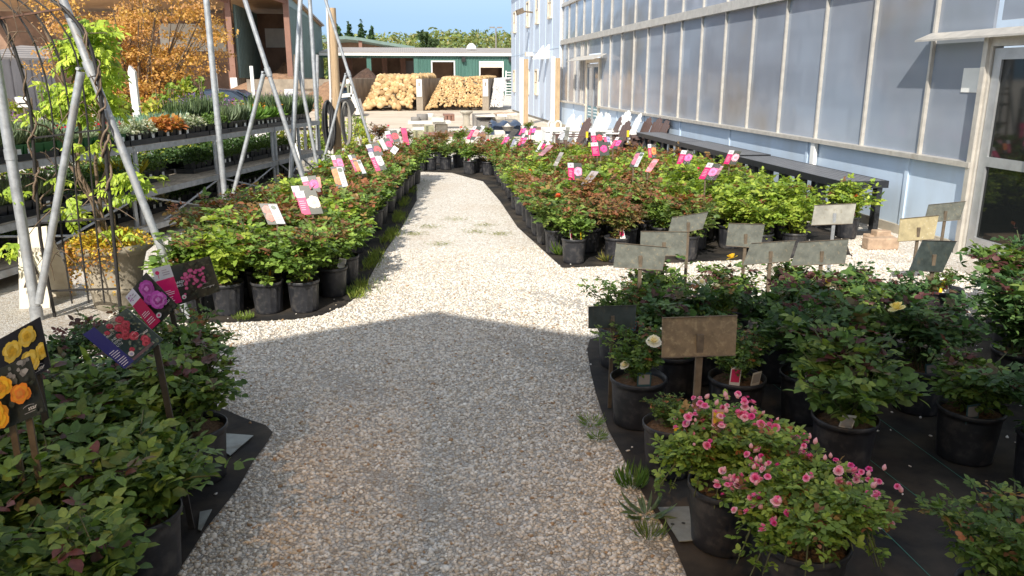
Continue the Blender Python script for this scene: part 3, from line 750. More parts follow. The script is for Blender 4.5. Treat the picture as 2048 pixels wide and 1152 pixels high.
def rockpile(name, label, xa, xc, dz, size, n, cols, seed):
    r = np.random.default_rng(seed)
    d = r.uniform(0, 1, n) ** .8; u = r.uniform(0, 1, n)
    X = xa + (xc - xa) * u + SLANT.x * d; Yp = YBIN + .15 + 5.0 * d
    prof = np.minimum(1, (u * 3.2 + .22)) * np.minimum(1, d * 3.6 + .12)
    Z = dz * np.clip(prof + .05 * np.sin(u * 9) * d, .05, 1.1)
    R = size * r.uniform(.6, 1.4, n)
    c = np.array(cols)[r.integers(0, len(cols), n)] * r.uniform(.8, 1.15, (n, 1))
    o = link(name, stones(name, np.stack([X, Yp, Z], 1), R, c, M['heap_rock'], (.7, 1.0), .16, seed + 50))
    return tag(o, label, 'stone pile', 'stone piles in the bins', kind='stuff')
OCH = [(.52, .35, .165), (.47, .305, .14), (.58, .41, .22), (.40, .25, .11)]
rockpile('stone_pile', 'pile of large ochre boulders in the left bin', A(719, 200, YBIN).x, A(829, 200, YBIN).x - .05, 1.66, .145, 2000, OCH, 21)
rockpile('stone_pile', 'pile of small ochre rocks in the middle bin', A(848, 200, YBIN).x, A(965, 200, YBIN).x - .02, 1.62, .072, 6500, OCH, 22)
rockpile('stone_pile', 'pale grey gravel pile in the right bin', A(976, 200, YBIN).x, 5.0, 1.55, .05, 6500, [(.60, .58, .56), (.68, .66, .64), (.5, .48, .46)], 23)

# far trees, woods and a street light
def cloud(name, C, R, n, size, cols, m, seed, parent=None, shell=.5, flat=1.0, aspect=1.0):
    r = np.random.default_rng(seed); C = np.array(C, float); R = np.array(R, float)
    if R.ndim == 1: R = np.repeat(R[:, None], 3, 1)
    wgt = (R[:, 0] * R[:, 2]); k = r.choice(len(C), n, p=wgt / wgt.sum())
    d = r.normal(size=(n, 3)); d /= np.linalg.norm(d, axis=1)[:, None]
    rad = r.uniform(shell, 1.06, n)[:, None]
    P = C[k] + d * rad * R[k]
    nr = d * .6 + r.normal(size=(n, 3)) * .7; nr[:, 2] += .5 * flat; nr /= np.linalg.norm(nr, axis=1)[:, None]
    ax = np.cross(nr, r.normal(size=(n, 3))); ax /= np.linalg.norm(ax, axis=1)[:, None] + 1e-9
    bx = np.cross(nr, ax)
    s = (size * r.uniform(.55, 1.35, n))[:, None]
    V = np.stack([P - ax * s, P + bx * s * .5 * aspect, P + ax * s, P - bx * s * .5 * aspect], 1).reshape(-1, 3)
    cols = np.array(cols); tone = r.integers(0, len(cols), len(C))
    ck = cols[(tone[k] + r.integers(0, 2, n)) % len(cols)] * r.uniform(.65, 1.25, (n, 1))
    me = np_mesh(name, V, np.arange(4 * n), np.full(n, 4), m, ck)
    if parent is not None: me.transform(Matrix.Translation(-OFF[parent]))
    return link(name, me, parent)
r = np.random.default_rng(9); C = []; R = []
for layer in range(3):
    for X in np.arange(-115, 60, 3.4):
        Y = 165 + layer * 14 + r.uniform(-4, 4)
        px = 808 + 1635 * X / Y
        top = np.interp(px, [-100, 60, 120, 300, 640, 770, 800, 850, 930, 1030, 1300], [28, 52, 60, 66, 80, 88, 78, 76, 77, 78, 72])
        zt_ = CAMH + (153 - top) / 1600 * Y
        rad = r.uniform(3.2, 5.2)
        C.append((X + r.uniform(-2, 2), Y, zt_ - rad * r.uniform(.62, .95))); R.append((rad, rad, rad))
        C.append((X + r.uniform(-2, 2), Y - 2, max(1.5, zt_ - rad * 2.3))); R.append((rad, rad, rad))
tag(cloud('woods', C, R, 85000, .50, [(.24, .27, .08), (.19, .25, .085), (.30, .29, .11), (.17, .22, .075)], M['leaf_far'], 5, shell=.75), 'far band of spring green woods on the skyline', 'woods', kind='stuff')
def trunk(t, x, y, h, rad): 
    b = MB(); b.tube([(x, y, 0), (x + .1 * rad, y, h * .5), (x, y, h)], [rad, rad * .75, rad * .3], 8); return b.build('trunk', M['bark'], t)
for i, (px, top, wd, nm) in enumerate(((677, 52, 12, 'leftmost, half behind the timber pole'), (701, 49, 13, 'second from the left'), (723, 45, 13, 'tallest of the row'), (745, 60, 14, 'bushy one at the right end'))):
    Y = 132.0; p = A(px, 100, Y); zt_ = A(px, top, Y).z
    t = thing('conifer_tree', 'dark green cone shaped conifer behind the barns, %s' % nm, 'tree', (p.x, Y, 0), 0, 'conifers behind the barns')
    trunk(t, p.x, Y, zt_ * .9, .3)
    C = []; R = []
    for k in range(12):
        f = k / 11; C.append((p.x + RND.uniform(-.2, .2), Y, 2 + (zt_ - 2.3) * f)); q = 2.3 * wd / 1600 * Y * (1 - f * .93); R.append((q, q, .9))
    cloud('crown', C, R, 1500, .38, [(.03, .065, .025), (.04, .08, .03), (.06, .10, .03)], M['leaf_far'], 60 + i, t, .45)
p = A(860, 100, 120); zt_ = A(860, 58, 120).z
t = thing('broadleaf_tree', 'single taller green tree rising over the woods above the green barn', 'tree', (p.x, 120, 0)); trunk(t, p.x, 120, zt_ * .8, .3)
cloud('crown', [(p.x + RND.uniform(-1, 1), 120, zt_ - 1 - k * .75) for k in range(6)], [(.9 + .14 * k, .9, .8) for k in range(6)], 1500, .3, [(.06, .10, .035), (.05, .085, .03)], M['leaf_far'], 71, t, .3)
p = A(992, 100, 110); zt_ = A(992, 56, 110).z
t = thing('street_light', 'tall grey twin-arm light pole over the woods', 'street light', (p.x, 110, 0))
b = MB(); b.tube([(p.x, 110, 0), (p.x, 110, zt_)], [.14, .09], 8); b.build('pole', M['slate'], t)
for s in (-1, 1):
    b = MB(); b.box(p.x + s * .15, p.x + s * .85, 109.9, 110.1, zt_ - .02, zt_ + .16); b.build('lamp_head', M['slate'], t)
# grey fence/shed far left
p0, p1 = A(-40, 125, 34), A(106, 130, 40)
t = thing('grey_shed', 'low grey shed wall seen through the iron arch', 'shed', (p1.x, p1.y, 0))
b = MB(); z = A(60, 120, 37).z; corr(b, (p0.x, p0.y, 0), (p1.x, p1.y, 0), 0, z, .8, .1, (.5, -1, 0)); b.build('wall', M['greywall'], t)
b = MB(); b.prism([(p0.x, p0.y - .3, z), (p1.x, p1.y - .3, z), (p1.x - 1, p1.y + 6, z + .6), (p0.x - 1, p0.y + 6, z + .6)], (0, 0, .1)); b.build('roof', M['tinroof'], t)

# ------------------------------------------------------------------ foliage generators
LEAF_T = np.array([(0, 0, 0), (.30, .30, .05), (.30, -.30, .05), (.36, 0, -.01), (.68, .25, .02), (.68, -.25, .02), (.72, 0, -.04), (1, 0, -.12)])
LEAF_F = [(0, 3, 1), (0, 2, 3), (3, 6, 4, 1), (3, 2, 5, 6), (6, 7, 4), (6, 5, 7)]
LEAF_L = np.concatenate([np.array(f) for f in LEAF_F]); LEAF_S = np.array([len(f) for f in LEAF_F])
def leaves_mesh(name, P, D, Nn, Ln, Wd, C, m=None):
    P, D, Nn, Ln, Wd, C = (np.asarray(a, float) for a in (P, D, Nn, Ln, Wd, C))
    D = D / (np.linalg.norm(D, axis=1)[:, None] + 1e-9)
    B = np.cross(Nn, D); B /= np.linalg.norm(B, axis=1)[:, None] + 1e-9
    N2 = np.cross(D, B)
    V = P[:, None] + (LEAF_T[None, :, 0, None] * D[:, None] + LEAF_T[None, :, 2, None] * N2[:, None]) * Ln[:, None, None] + LEAF_T[None, :, 1, None] * B[:, None] * Wd[:, None, None]
    n = len(P)
    loops = (LEAF_L[None] + (np.arange(n) * 8)[:, None]).ravel()
    return np_mesh(name, V.reshape(-1, 3), loops, np.tile(LEAF_S, n), m or M['leaf'], np.repeat(C, 6, axis=0))
PAL = {
 'green': [(.135, .225, .045), (.19, .295, .06), (.095, .165, .038), (.25, .36, .075)],
 'lime': [(.28, .37, .05), (.21, .31, .045), (.34, .42, .065), (.15, .24, .04)],
 'bronze': [(.20, .165, .06), (.165, .205, .055), (.25, .16, .07), (.14, .21, .05)],
 'red': [(.22, .085, .055), (.17, .09, .05), (.25, .11, .07), (.12, .14, .045)],
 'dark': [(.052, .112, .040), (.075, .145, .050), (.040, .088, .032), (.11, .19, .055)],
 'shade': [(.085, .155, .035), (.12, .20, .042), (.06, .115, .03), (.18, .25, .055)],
 'olive': [(.13, .195, .05), (.17, .235, .06), (.09, .15, .04), (.22, .28, .07)],
 'wist': [(.40, .52, .055), (.34, .46, .05), (.46, .56, .07), (.26, .38, .05)],
}
TIPD = [(.12, .045, .045), (.09, .045, .04), (.10, .08, .04)]
TIP = [(.28, .11, .05), (.21, .10, .05), (.27, .17, .06)]
def nrm(v): return v / (np.linalg.norm(v) + 1e-9)
def bush(seed, H, R, ncane, node, leaf, pal, tip, sub=3, low=.0, lean=(0, 0), arch=False, tipc=None):
    """canes from a pot at z=0 up to H, spread R; returns foliage and stem meshes"""
    r = np.random.default_rng(seed); P, D, N_, L_, W_, C_ = [], [], [], [], [], []
    st = MB(); pal = np.array(PAL[pal]); tips = np.array(tipc or TIP)
    shoots = []
    for c in range(ncane):
        a = 2 * math.pi * (c + r.uniform(-.3, .3)) / ncane; hh = H * r.uniform(.62, 1.22); rr = R * r.uniform(.45, 1.0)
        p0 = np.array([.025 * math.cos(a), .025 * math.sin(a), 0.]); p2 = np.array([rr * math.cos(a) + lean[0] * hh, rr * math.sin(a) + lean[1] * hh, hh * (1 - .35 * (rr / R) ** 2)])
        p1 = np.array([p2[0] * .35, p2[1] * .35, hh * .62])
        if arch: p2 = np.array([p2[0], p2[1], hh * r.uniform(-.12, .6)]); p1 = np.array([p2[0] * .5, p2[1] * .5, hh * r.uniform(1.2, 1.7)])
        q = lambda t, p0=p0, p1=p1, p2=p2: p0 * (1 - t) ** 2 + 2 * p1 * t * (1 - t) + p2 * t * t
        shoots.append((q, low, 1.0, .0045))
        for s in range(sub):
            t0 = r.uniform(.3, .85); b0 = q(t0); az = r.uniform(0, 6.28); ln = H * r.uniform(.22, .45)
            dv = np.array([math.cos(az), math.sin(az), r.uniform(.15, .9)]); dv = nrm(dv) * ln
            bl = r.uniform(0, .25) * ln
            shoots.append((lambda t, b0=b0, dv=dv, bl=bl: b0 + dv * t + np.array([0, 0, bl * t * t]), .15, 1.0, .003))
    for (q, ta, tb, rad) in shoots:
        pts = [q(t) for t in np.linspace(0, 1, 5)]; st.tube(pts, [rad, rad, rad * .9, rad * .8, rad * .5], 5, cap=False)
        n = node
        for i in range(n):
            t = ta + (tb - ta) * (i + r.uniform(.1, .9)) / n; b = q(t)
            if b[2] < .05 * H and not arch: continue
            az = i * 2.4 + r.uniform(-.6, .6); out = np.array([math.cos(az), math.sin(az), r.uniform(-.1, .75)])
            out = nrm(out); up = nrm(np.array([r.normal(0, .3), r.normal(0, .3), 1.0]) - .25 * out)
            rl = leaf * r.uniform(1.5, 2.4)
            if t > .93 and r.uniform() < .7: out = nrm(out + np.array([0, 0, 1.2])); rl *= .7
            hz = b[2] / H
            if r.uniform() < tip * max(0, (hz - .55)) / .45 * 1.6: base = tips[r.integers(0, 3)]
            else: base = pal[r.integers(0, len(pal))]
            side = nrm(np.cross(up, out)); sz = leaf * r.uniform(.75, 1.2)
            for k, (f, s) in enumerate(((.42, 1), (.42, -1), (.78, 1), (.78, -1), (1., 0))):
                if k < 2 and r.uniform() < .25: continue
                pos = b + out * rl * f - np.array([0, 0, .25 * rl * f * f])
                d = nrm(out * (.55 if s else 1) + side * s * .9 + r.normal(0, .18, 3) + np.array([0, 0, -.18]))
                P.append(pos); D.append(d); N_.append(nrm(up + r.normal(0, .28, 3)))
                l = sz * (1.15 if s == 0 else 1) * r.uniform(.85, 1.1); L_.append(l); W_.append(l * r.uniform(.95, 1.15))
                C_.append(base * r.uniform(.72, 1.3))
    return leaves_mesh('foliage', P, D, N_, L_, W_, C_), st.mesh('stem', M['stem'])

def flower_mesh(name, rad, cols, seed=0, open_=1.0):
    r = np.random.default_rng(seed); b = MB()
    for ring, (n, rr, tilt, zz) in enumerate(((6, 1.0, .25 * open_, 0), (5, .82, .65, .06), (5, .6, 1.0, .10), (4, .38, 1.25, .14))):
        for k in range(n):
            a = 2 * math.pi * (k + .5 * ring) / n + r.uniform(-.2, .2); ca, sa = math.cos(a), math.sin(a); c = cols[min(ring, len(cols) - 1)]
            f = r.uniform(.85, 1.15); c = tuple(x * f for x in c)
            def pt(u, v, tl=tilt * r.uniform(.85, 1.15)):    # u out along the petal, v across
                ro = rr * rad * u; h = math.sin(tl) * ro + .18 * rad * u * u * (1 if ring else -.6); o = math.cos(tl) * ro
                w = v * rr * rad * .62 * (.35 + .9 * u - .35 * u * u)
                return (ca * o - sa * w, sa * o + ca * w, zz * rad + h + abs(v) * .10 * rad)
            us = (0.05, .4, .75, 1.0); vs = (-1, 0, 1)
            V = [pt(u, v if i < 3 else v * .7) for i, u in enumerate(us) for v in vs]
            F = [(i * 3 + j, i * 3 + j + 1, i * 3 + j + 4, i * 3 + j + 3) for i in range(3) for j in range(2)]
            b.add(V, F, c, True)
    return b.mesh(name, M['petal'], None, True)
FL = {
 'red': flower_mesh('flower', .045, [(.75, .02, .04), (.7, .015, .03), (.6, .01, .02)], 1),
 'hotpink': flower_mesh('flower', .045, [(.85, .06, .28), (.8, .04, .22), (.7, .03, .16)], 2),
 'pink': flower_mesh('flower', .042, [(.88, .30, .36), (.85, .25, .33), (.8, .18, .25)], 3),
 'coral': flower_mesh('flower', .042, [(.85, .22, .12), (.85, .18, .08), (.8, .12, .05)], 4),
 'orange': flower_mesh('flower', .042, [(.88, .35, .05), (.85, .28, .03), (.8, .2, .02)], 5),
 'yellow': flower_mesh('flower', .042, [(.88, .70, .12), (.88, .65, .08), (.85, .55, .04)], 6),
 'cream': flower_mesh('flower', .045, [(.88, .80, .42), (.88, .76, .34), (.85, .68, .24)], 7),
 'white': flower_mesh('flower', .042, [(.88, .84, .76), (.88, .82, .72), (.85, .75, .58)], 8),
 'blush': flower_mesh('flower', .055, [(.88, .62, .52), (.86, .45, .38), (.85, .35, .3)], 9),
}
SMALLF = [flower_mesh('flower', .019, [(.80, .36, .60), (.78, .20, .50), (.70, .12, .40)], 20), flower_mesh('flower', .018, [(.84, .58, .72), (.80, .40, .62), (.76, .26, .52)], 21),
          flower_mesh('flower', .014, [(.72, .12, .44), (.68, .08, .38), (.6, .05, .30)], 22), flower_mesh('flower', .016, [(.80, .30, .58), (.76, .18, .48), (.7, .12, .40)], 23)]
def budm():
    b = MB(); b.lathe([(.001, 0), (.006, .004), (.007, .010), (.003, .017), (.0005, .02)], 6, col=(.72, .42, .52)); return b.mesh('bud', M['petal'], None, True)
BUD = budm()

def pot_mesh(R, H, rib):
    b = MB(); rb = .018 if rib else 0
    prof = [(R * .80, 0), (R * .83, .004), (R * .84, .02, rb), (R * .935, H * .80, rb), (R * .94, H * .82), (R * .95, H * .90), (R * 1.0, H * .905), (R * 1.02, H * .93), (R * 1.02, H * .985), (R * 1.0, H), (R * .965, H), (R * .94, H * .88)]
    b.lathe(prof, 64 if rib else 32, rib=rb, nrib=16)
    return b.mesh('pot', M['pot'])
def soil_mesh(R, H):
    b = MB(); r = random.Random(3); n = 18; vs = [(0, 0, H * .90)]
    for q in (.45, .95):
        for k in range(n): vs.append((R * .96 * q * math.cos(6.2832 * k / n), R * .96 * q * math.sin(6.2832 * k / n), H * (.86 if q > .9 else .89) + r.uniform(-.006, .008)))
    b.add(vs, [(0, 1 + k, 1 + (k + 1) % n) for k in range(n)] + [(1 + k, 1 + n + k, 1 + n + (k + 1) % n, 1 + (k + 1) % n) for k in range(n)], smooth=True)
    return b.mesh('soil', M['soil'])
POTS = {'s': (pot_mesh(.118, .235, True), soil_mesh(.118, .235), .205), 'p': (pot_mesh(.118, .235, False), soil_mesh(.118, .235), .205),
        'l': (pot_mesh(.140, .245, True), soil_mesh(.140, .245), .215), 'k': (pot_mesh(.140, .245, False), soil_mesh(.140, .245), .215)}
def tagmesh(c1, c2, h=.10, w=.04):
    b = MB(); b.box(-w / 2, w / 2, -.001, .001, 0, h, c1)
    if c2: b.box(-w / 2 * .8, w / 2 * .8, -.0022, -.0012, h * .35, h * .9, c2)
    return b.mesh('plant_tag', M['tagmat'], None, True)
TAGS = {'yellow': tagmesh((.80, .50, .02), None, .11, .02), 'pink': tagmesh((.82, .82, .80), (.75, .05, .16), .13, .05), 'white': tagmesh((.75, .74, .70), (.45, .42, .40), .09, .06),
        'gold': tagmesh((.40, .26, .24), (.55, .34, .03), .10, .045), 'teal': tagmesh((.04, .10, .12), (.30, .28, .27), .09, .07), 'blue': tagmesh((.25, .45, .60), (.65, .05, .06), .10, .07)}

VAR = {}
def variant(key, n, **kw): VAR[key] = [bush(hash_ * 17 + i, **kw) for i, hash_ in enumerate([sum(map(ord, key))] * n)]
variant('green', 5, H=.37, R=.25, ncane=9, node=9, leaf=.042, pal='green', tip=.28)
variant('bronze', 4, H=.40, R=.24, ncane=9, node=9, leaf=.038, pal='bronze', tip=.7)
variant('lime', 4, H=.39, R=.26, ncane=9, node=9, leaf=.044, pal='lime', tip=.05)
variant('red', 2, H=.39, R=.23, ncane=9, node=9, leaf=.038, pal='red', tip=.6)
variant('olive', 4, H=.35, R=.25, ncane=9, node=9, leaf=.041, pal='olive', tip=.45)
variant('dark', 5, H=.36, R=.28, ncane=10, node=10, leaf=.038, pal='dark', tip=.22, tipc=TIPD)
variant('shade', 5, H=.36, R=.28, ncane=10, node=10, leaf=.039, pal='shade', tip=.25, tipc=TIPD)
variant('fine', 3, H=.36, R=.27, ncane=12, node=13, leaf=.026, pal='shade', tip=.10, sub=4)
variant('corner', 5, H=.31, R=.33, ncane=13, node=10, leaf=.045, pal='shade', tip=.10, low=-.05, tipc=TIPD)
FOL_WORD = {'green': 'green-leaved', 'bronze': 'bronze-tipped', 'lime': 'lime green', 'red': 'red-leaved', 'olive': 'olive green', 'dark': 'dark green', 'shade': 'dull green', 'fine': 'fine-leaved', 'corner': 'glossy green'}

def rose(x, y, key, label, group, pot='s', sc=1.0, flowers=(), tags=(), vi=None, rz=None, flat=1.0):
    t = thing('potted_rose', label, 'potted rose', (x, y, .010), RND.uniform(0, 6.28) if rz is None else rz, group)
    pm, sm, hz = POTS[pot]
    link('pot', pm, t); link('soil', sm, t)
    f, s = VAR[key][RND.randrange(len(VAR[key])) if vi is None else vi]
    link('foliage', f, t, (0, 0, hz), None, (sc, sc, sc * flat)); link('stem', s, t, (0, 0, hz), None, (sc, sc, sc * flat))
    for fl in flowers:
        c, fx, fy, fz = fl[:4]; fs = fl[4] if len(fl) > 4 else 1.0
        link('flower', FL[c], t, (fx, fy, fz), (RND.uniform(-.6, .6), RND.uniform(-.6, .6) , RND.uniform(0, 6)), fs)
    for c, tx, ty in tags:
        link('plant_tag', TAGS[c], t, (tx, ty, hz - .01), (RND.uniform(-.25, .25), RND.uniform(-.3, .3), -t.rotation_euler.z + RND.uniform(-.5, .5)))
    return t
ORD = ['first', 'second', 'third', 'fourth', 'fifth', 'sixth', 'seventh', 'eighth', 'ninth', 'tenth', 'eleventh', 'twelfth', 'thirteenth', 'fourteenth', 'fifteenth', 'sixteenth', 'seventeenth', 'eighteenth', 'nineteenth', 'twentieth', 'twenty-first', 'twenty-second']
def flow(cands, n=1):
    out = []
    for _ in range(n):
        a = RND.uniform(0, 6.28); q = RND.uniform(.05, .2); out.append((RND.choice(cands), q * math.cos(a), q * math.sin(a), RND.uniform(.44, .56), .85))
    return out

# left bed: rows run away from the viewer along the path edge
for rI in range(20):
    y = 5.84 + rI * .40
    ex = -.80 + .112 * (y - 5.7) + (0.12 if 1 <= rI <= 2 else 0) + (.05 if rI > 14 else 0)
    ncol = 4 if rI < 3 else (5 if rI < 7 else 4)
    for c in range(ncol):
        x = ex - c * .275 + RND.uniform(-.03, .03)
        if x < -2.05 + .10 * (y - 5.8): continue
        far = (y - 5.8) / 7
        key = RND.choices(['green', 'bronze', 'olive', 'lime', 'red'], [6, .7 + 1.4 * far if rI > 1 else 0, 3, 1.6, .3 if rI > 2 else 0])[0]
        fl = flow(['coral', 'orange', 'pink', 'yellow'], 1) if RND.random() < .16 else []
        if rI == 0 and c == 1: fl = [('coral', 0, -.2, .30, .8)]
        if rI == 1 and c == 2: fl = [('coral', 0, -.14, .46), ('pink', .1, 0, .56)]
        tg = [('white', .05, -.06), ('pink', .07, .02)] if (rI == 1 and c == 0) else ([('yellow', .04, -.06)] if RND.random() < .25 else [])
        side = 'nearest the path' if c == 0 else '%s from the path' % ORD[c]
        rose(x, y, key, '%s potted rose, %s in the %s row of the left bed' % (FOL_WORD[key], side, ORD[rI]), 'roses of the left bed', RND.choice('ssp'), RND.uniform(.86, 1.18), fl, tg)
# right bed
for rI in range(18):
    y = 7.12 + rI * .45
    ex = float(np.interp(y, [7.0, 7.6, 9.1, 11.5, 14.6], [1.58, 1.42, 1.45, 1.50, 1.66]))
    for c in range(8):
        x = ex + c * .36 + RND.uniform(-.03, .03)
        if x > (4.0 if y < 8 else 4.52): continue
        if (rI == 0 and c in (2, 4)) or y > 14.4 - .95 * max(0, x - 1.7): continue
        if x > 3.0 and y < 11: w = [1, .3, .8, 6, .1]
        elif 2.2 < x < 3.0 and y < 9.5: w = [3, 2, 1, 1, 1.6]
        else: w = [4, 2.3, 3, 1.3, 1.0]
        key = RND.choices(['green', 'bronze', 'olive', 'lime', 'red'], w)[0]
        fl = flow(['red', 'hotpink', 'pink', 'coral', 'orange', 'hotpink'], 1) if RND.random() < .15 else []
        tg = []
        if rI == 0 and c == 0: tg = [('pink', -.03, -.05), ('yellow', .06, -.06)]
        elif rI == 0: tg = [('pink', -.02, -.06)] if c == 1 else [('yellow', .04, -.05)]
        elif RND.random() < .3: tg = [('yellow', .04, -.06)]
        side = 'nearest the path' if c == 0 else '%s from the path' % ORD[c]
        t = rose(x, y, key, '%s potted rose, %s in the %s row of the right bed' % (FOL_WORD[key], side, ORD[rI]), 'roses of the right bed', RND.choice('ssp') if rI else ('p' if c == 0 else 's'), RND.uniform(.86, 1.18) * (.98 if x > 3.3 else 1), fl, tg)
        if rI == 0 and c == 0: t.rotation_euler.z = 0
# the blush pink rose by the black bench
p = A(1720, 412, 7.9)
rose(p.x - .12, 7.9, 'lime', 'lime green rose with one big blush pink bloom beside the black bench end', 'roses of the right bed', 's', 1.0, [('blush', .12, -.05, p.z, 1.2), ('coral', .06, 0, p.z + .09, .7)], [('yellow', 0, -.05), ('pink', .05, -.03)], rz=0)
# short row closing the far end of the path, and standard roses behind it
for i, (px, py, key) in enumerate(((840, 344, 'bronze'), (862, 342, 'olive'), (892, 341, 'olive'), (918, 336, 'green'), (940, 350, 'green'), (962, 346, 'bronze'), (978, 352, 'bronze'), (850, 328, 'green'), (880, 328, 'bronze'), (1000, 335, 'green'))):
    p = G(px, py)
    rose(p.x, p.y + .1, key, '%s potted rose, %s from the left in row closing the path' % (FOL_WORD[key], ORD[i]) if i < 7 else '%s rose half hidden behind the row closing the path, %s of three' % (FOL_WORD[key], ORD[i - 7]), 'roses closing the path', 's', .92,
         [('red', 0.1, -.1, .55)] if i == 5 else [], [('pink', 0, -.06)] if i == 4 else [])
for i, (px, cy, cw, key, Y) in enumerate(((758, 257, 52, 'red', 17.5), (812, 264, 46, 'bronze', 17.2), (886, 268, 46, 'bronze', 17.0), (921, 262, 44, 'green', 17.4), (976, 257, 28, 'green', 18.2), (1057, 246, 26, 'green', 19.0))):
    c = A(px, cy, Y); q = cw / 1600 * Y / 2
    t = thing('standard_rose', 'standard rose on a thin stem, %s from the left behind the path end' % ORD[i], 'standard rose', (c.x, Y, 0), RND.uniform(0, 6), 'standard roses behind the path end')
    link('pot', POTS['s'][0], t); link('soil', POTS['s'][1], t)
    b = MB(); b.tube([(0, 0, .2), (.01, 0, c.z - q * .5), (0, 0, c.z)], .011, 6); link('stem', b.mesh('stem', M['bark']), t)
    f, s = VAR[key][0]; link('foliage', f, t, (0, 0, c.z - q), None, q / .30)
    if i in (0, 3): link('flower', FL['coral' if i else 'pink'], t, (-.12, -.2, c.z + .05))

# near right group, in the shade
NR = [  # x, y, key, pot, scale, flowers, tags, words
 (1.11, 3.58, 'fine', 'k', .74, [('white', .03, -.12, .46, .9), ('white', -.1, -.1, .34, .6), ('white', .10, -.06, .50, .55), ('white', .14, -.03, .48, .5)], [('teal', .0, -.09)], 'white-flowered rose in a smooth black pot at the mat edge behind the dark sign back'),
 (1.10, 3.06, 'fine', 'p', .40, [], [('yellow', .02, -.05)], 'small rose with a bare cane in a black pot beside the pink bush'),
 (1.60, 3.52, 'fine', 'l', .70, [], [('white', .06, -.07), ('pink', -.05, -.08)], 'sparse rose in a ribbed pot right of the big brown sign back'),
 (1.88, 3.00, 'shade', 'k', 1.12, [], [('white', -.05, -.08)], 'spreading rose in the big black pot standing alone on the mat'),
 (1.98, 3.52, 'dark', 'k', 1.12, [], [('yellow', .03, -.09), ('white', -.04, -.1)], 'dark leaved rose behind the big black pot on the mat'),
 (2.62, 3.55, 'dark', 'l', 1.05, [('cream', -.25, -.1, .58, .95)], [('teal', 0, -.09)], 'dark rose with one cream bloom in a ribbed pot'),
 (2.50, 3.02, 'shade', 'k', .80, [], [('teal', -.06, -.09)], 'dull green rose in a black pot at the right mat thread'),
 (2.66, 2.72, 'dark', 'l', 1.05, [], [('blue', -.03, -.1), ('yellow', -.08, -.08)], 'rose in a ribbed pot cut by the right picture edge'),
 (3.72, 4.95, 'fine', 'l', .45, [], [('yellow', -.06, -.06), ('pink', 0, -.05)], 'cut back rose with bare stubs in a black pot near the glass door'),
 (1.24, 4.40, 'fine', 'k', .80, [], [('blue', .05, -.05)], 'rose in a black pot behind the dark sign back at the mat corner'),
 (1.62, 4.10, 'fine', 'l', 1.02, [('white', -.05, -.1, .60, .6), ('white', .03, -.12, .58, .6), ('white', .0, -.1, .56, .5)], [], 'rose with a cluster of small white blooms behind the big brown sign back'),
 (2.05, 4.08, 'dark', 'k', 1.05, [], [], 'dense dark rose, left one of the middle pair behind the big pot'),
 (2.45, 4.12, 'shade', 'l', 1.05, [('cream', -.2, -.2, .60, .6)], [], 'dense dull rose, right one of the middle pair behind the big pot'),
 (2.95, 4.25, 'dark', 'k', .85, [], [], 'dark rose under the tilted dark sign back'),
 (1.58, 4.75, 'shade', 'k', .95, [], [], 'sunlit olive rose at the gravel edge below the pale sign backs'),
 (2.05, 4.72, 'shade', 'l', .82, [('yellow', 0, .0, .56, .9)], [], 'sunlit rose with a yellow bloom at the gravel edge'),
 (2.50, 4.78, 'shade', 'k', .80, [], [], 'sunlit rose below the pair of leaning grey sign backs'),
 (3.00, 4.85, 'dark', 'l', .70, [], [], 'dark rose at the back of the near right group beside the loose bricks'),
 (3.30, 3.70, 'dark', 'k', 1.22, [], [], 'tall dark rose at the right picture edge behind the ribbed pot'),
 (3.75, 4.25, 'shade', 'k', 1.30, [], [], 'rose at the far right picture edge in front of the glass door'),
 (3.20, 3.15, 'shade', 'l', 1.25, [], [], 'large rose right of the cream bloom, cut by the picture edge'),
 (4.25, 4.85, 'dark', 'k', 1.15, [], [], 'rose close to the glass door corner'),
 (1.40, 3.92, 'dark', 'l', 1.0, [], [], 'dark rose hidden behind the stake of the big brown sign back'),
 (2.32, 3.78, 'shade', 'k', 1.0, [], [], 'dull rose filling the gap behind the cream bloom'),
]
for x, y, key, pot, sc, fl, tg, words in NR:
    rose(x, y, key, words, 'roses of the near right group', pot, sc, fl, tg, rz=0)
# near left group
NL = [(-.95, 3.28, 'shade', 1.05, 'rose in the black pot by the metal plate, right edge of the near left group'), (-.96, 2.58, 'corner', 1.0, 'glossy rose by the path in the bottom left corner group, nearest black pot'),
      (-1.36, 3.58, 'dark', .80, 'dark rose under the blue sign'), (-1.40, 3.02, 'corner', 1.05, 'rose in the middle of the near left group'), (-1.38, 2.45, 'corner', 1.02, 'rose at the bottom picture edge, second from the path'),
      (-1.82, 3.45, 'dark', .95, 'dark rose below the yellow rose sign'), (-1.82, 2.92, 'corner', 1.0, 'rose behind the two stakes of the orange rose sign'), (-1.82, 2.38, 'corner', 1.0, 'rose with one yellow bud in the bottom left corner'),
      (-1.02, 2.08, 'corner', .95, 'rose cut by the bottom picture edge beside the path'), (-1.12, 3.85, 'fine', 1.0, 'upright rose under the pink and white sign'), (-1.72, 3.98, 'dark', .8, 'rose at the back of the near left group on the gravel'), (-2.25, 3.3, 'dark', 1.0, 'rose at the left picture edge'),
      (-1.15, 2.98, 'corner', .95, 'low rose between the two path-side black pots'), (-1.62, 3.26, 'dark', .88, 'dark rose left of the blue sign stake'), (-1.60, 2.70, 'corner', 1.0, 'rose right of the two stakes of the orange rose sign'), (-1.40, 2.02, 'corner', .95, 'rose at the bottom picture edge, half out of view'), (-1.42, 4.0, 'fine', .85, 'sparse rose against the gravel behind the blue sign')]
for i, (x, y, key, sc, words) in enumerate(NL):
    rose(x, y, key, words, 'roses of the near left group', 'k', sc, [], [('yellow', .03, -.09)] if i in (3, 6) else [])
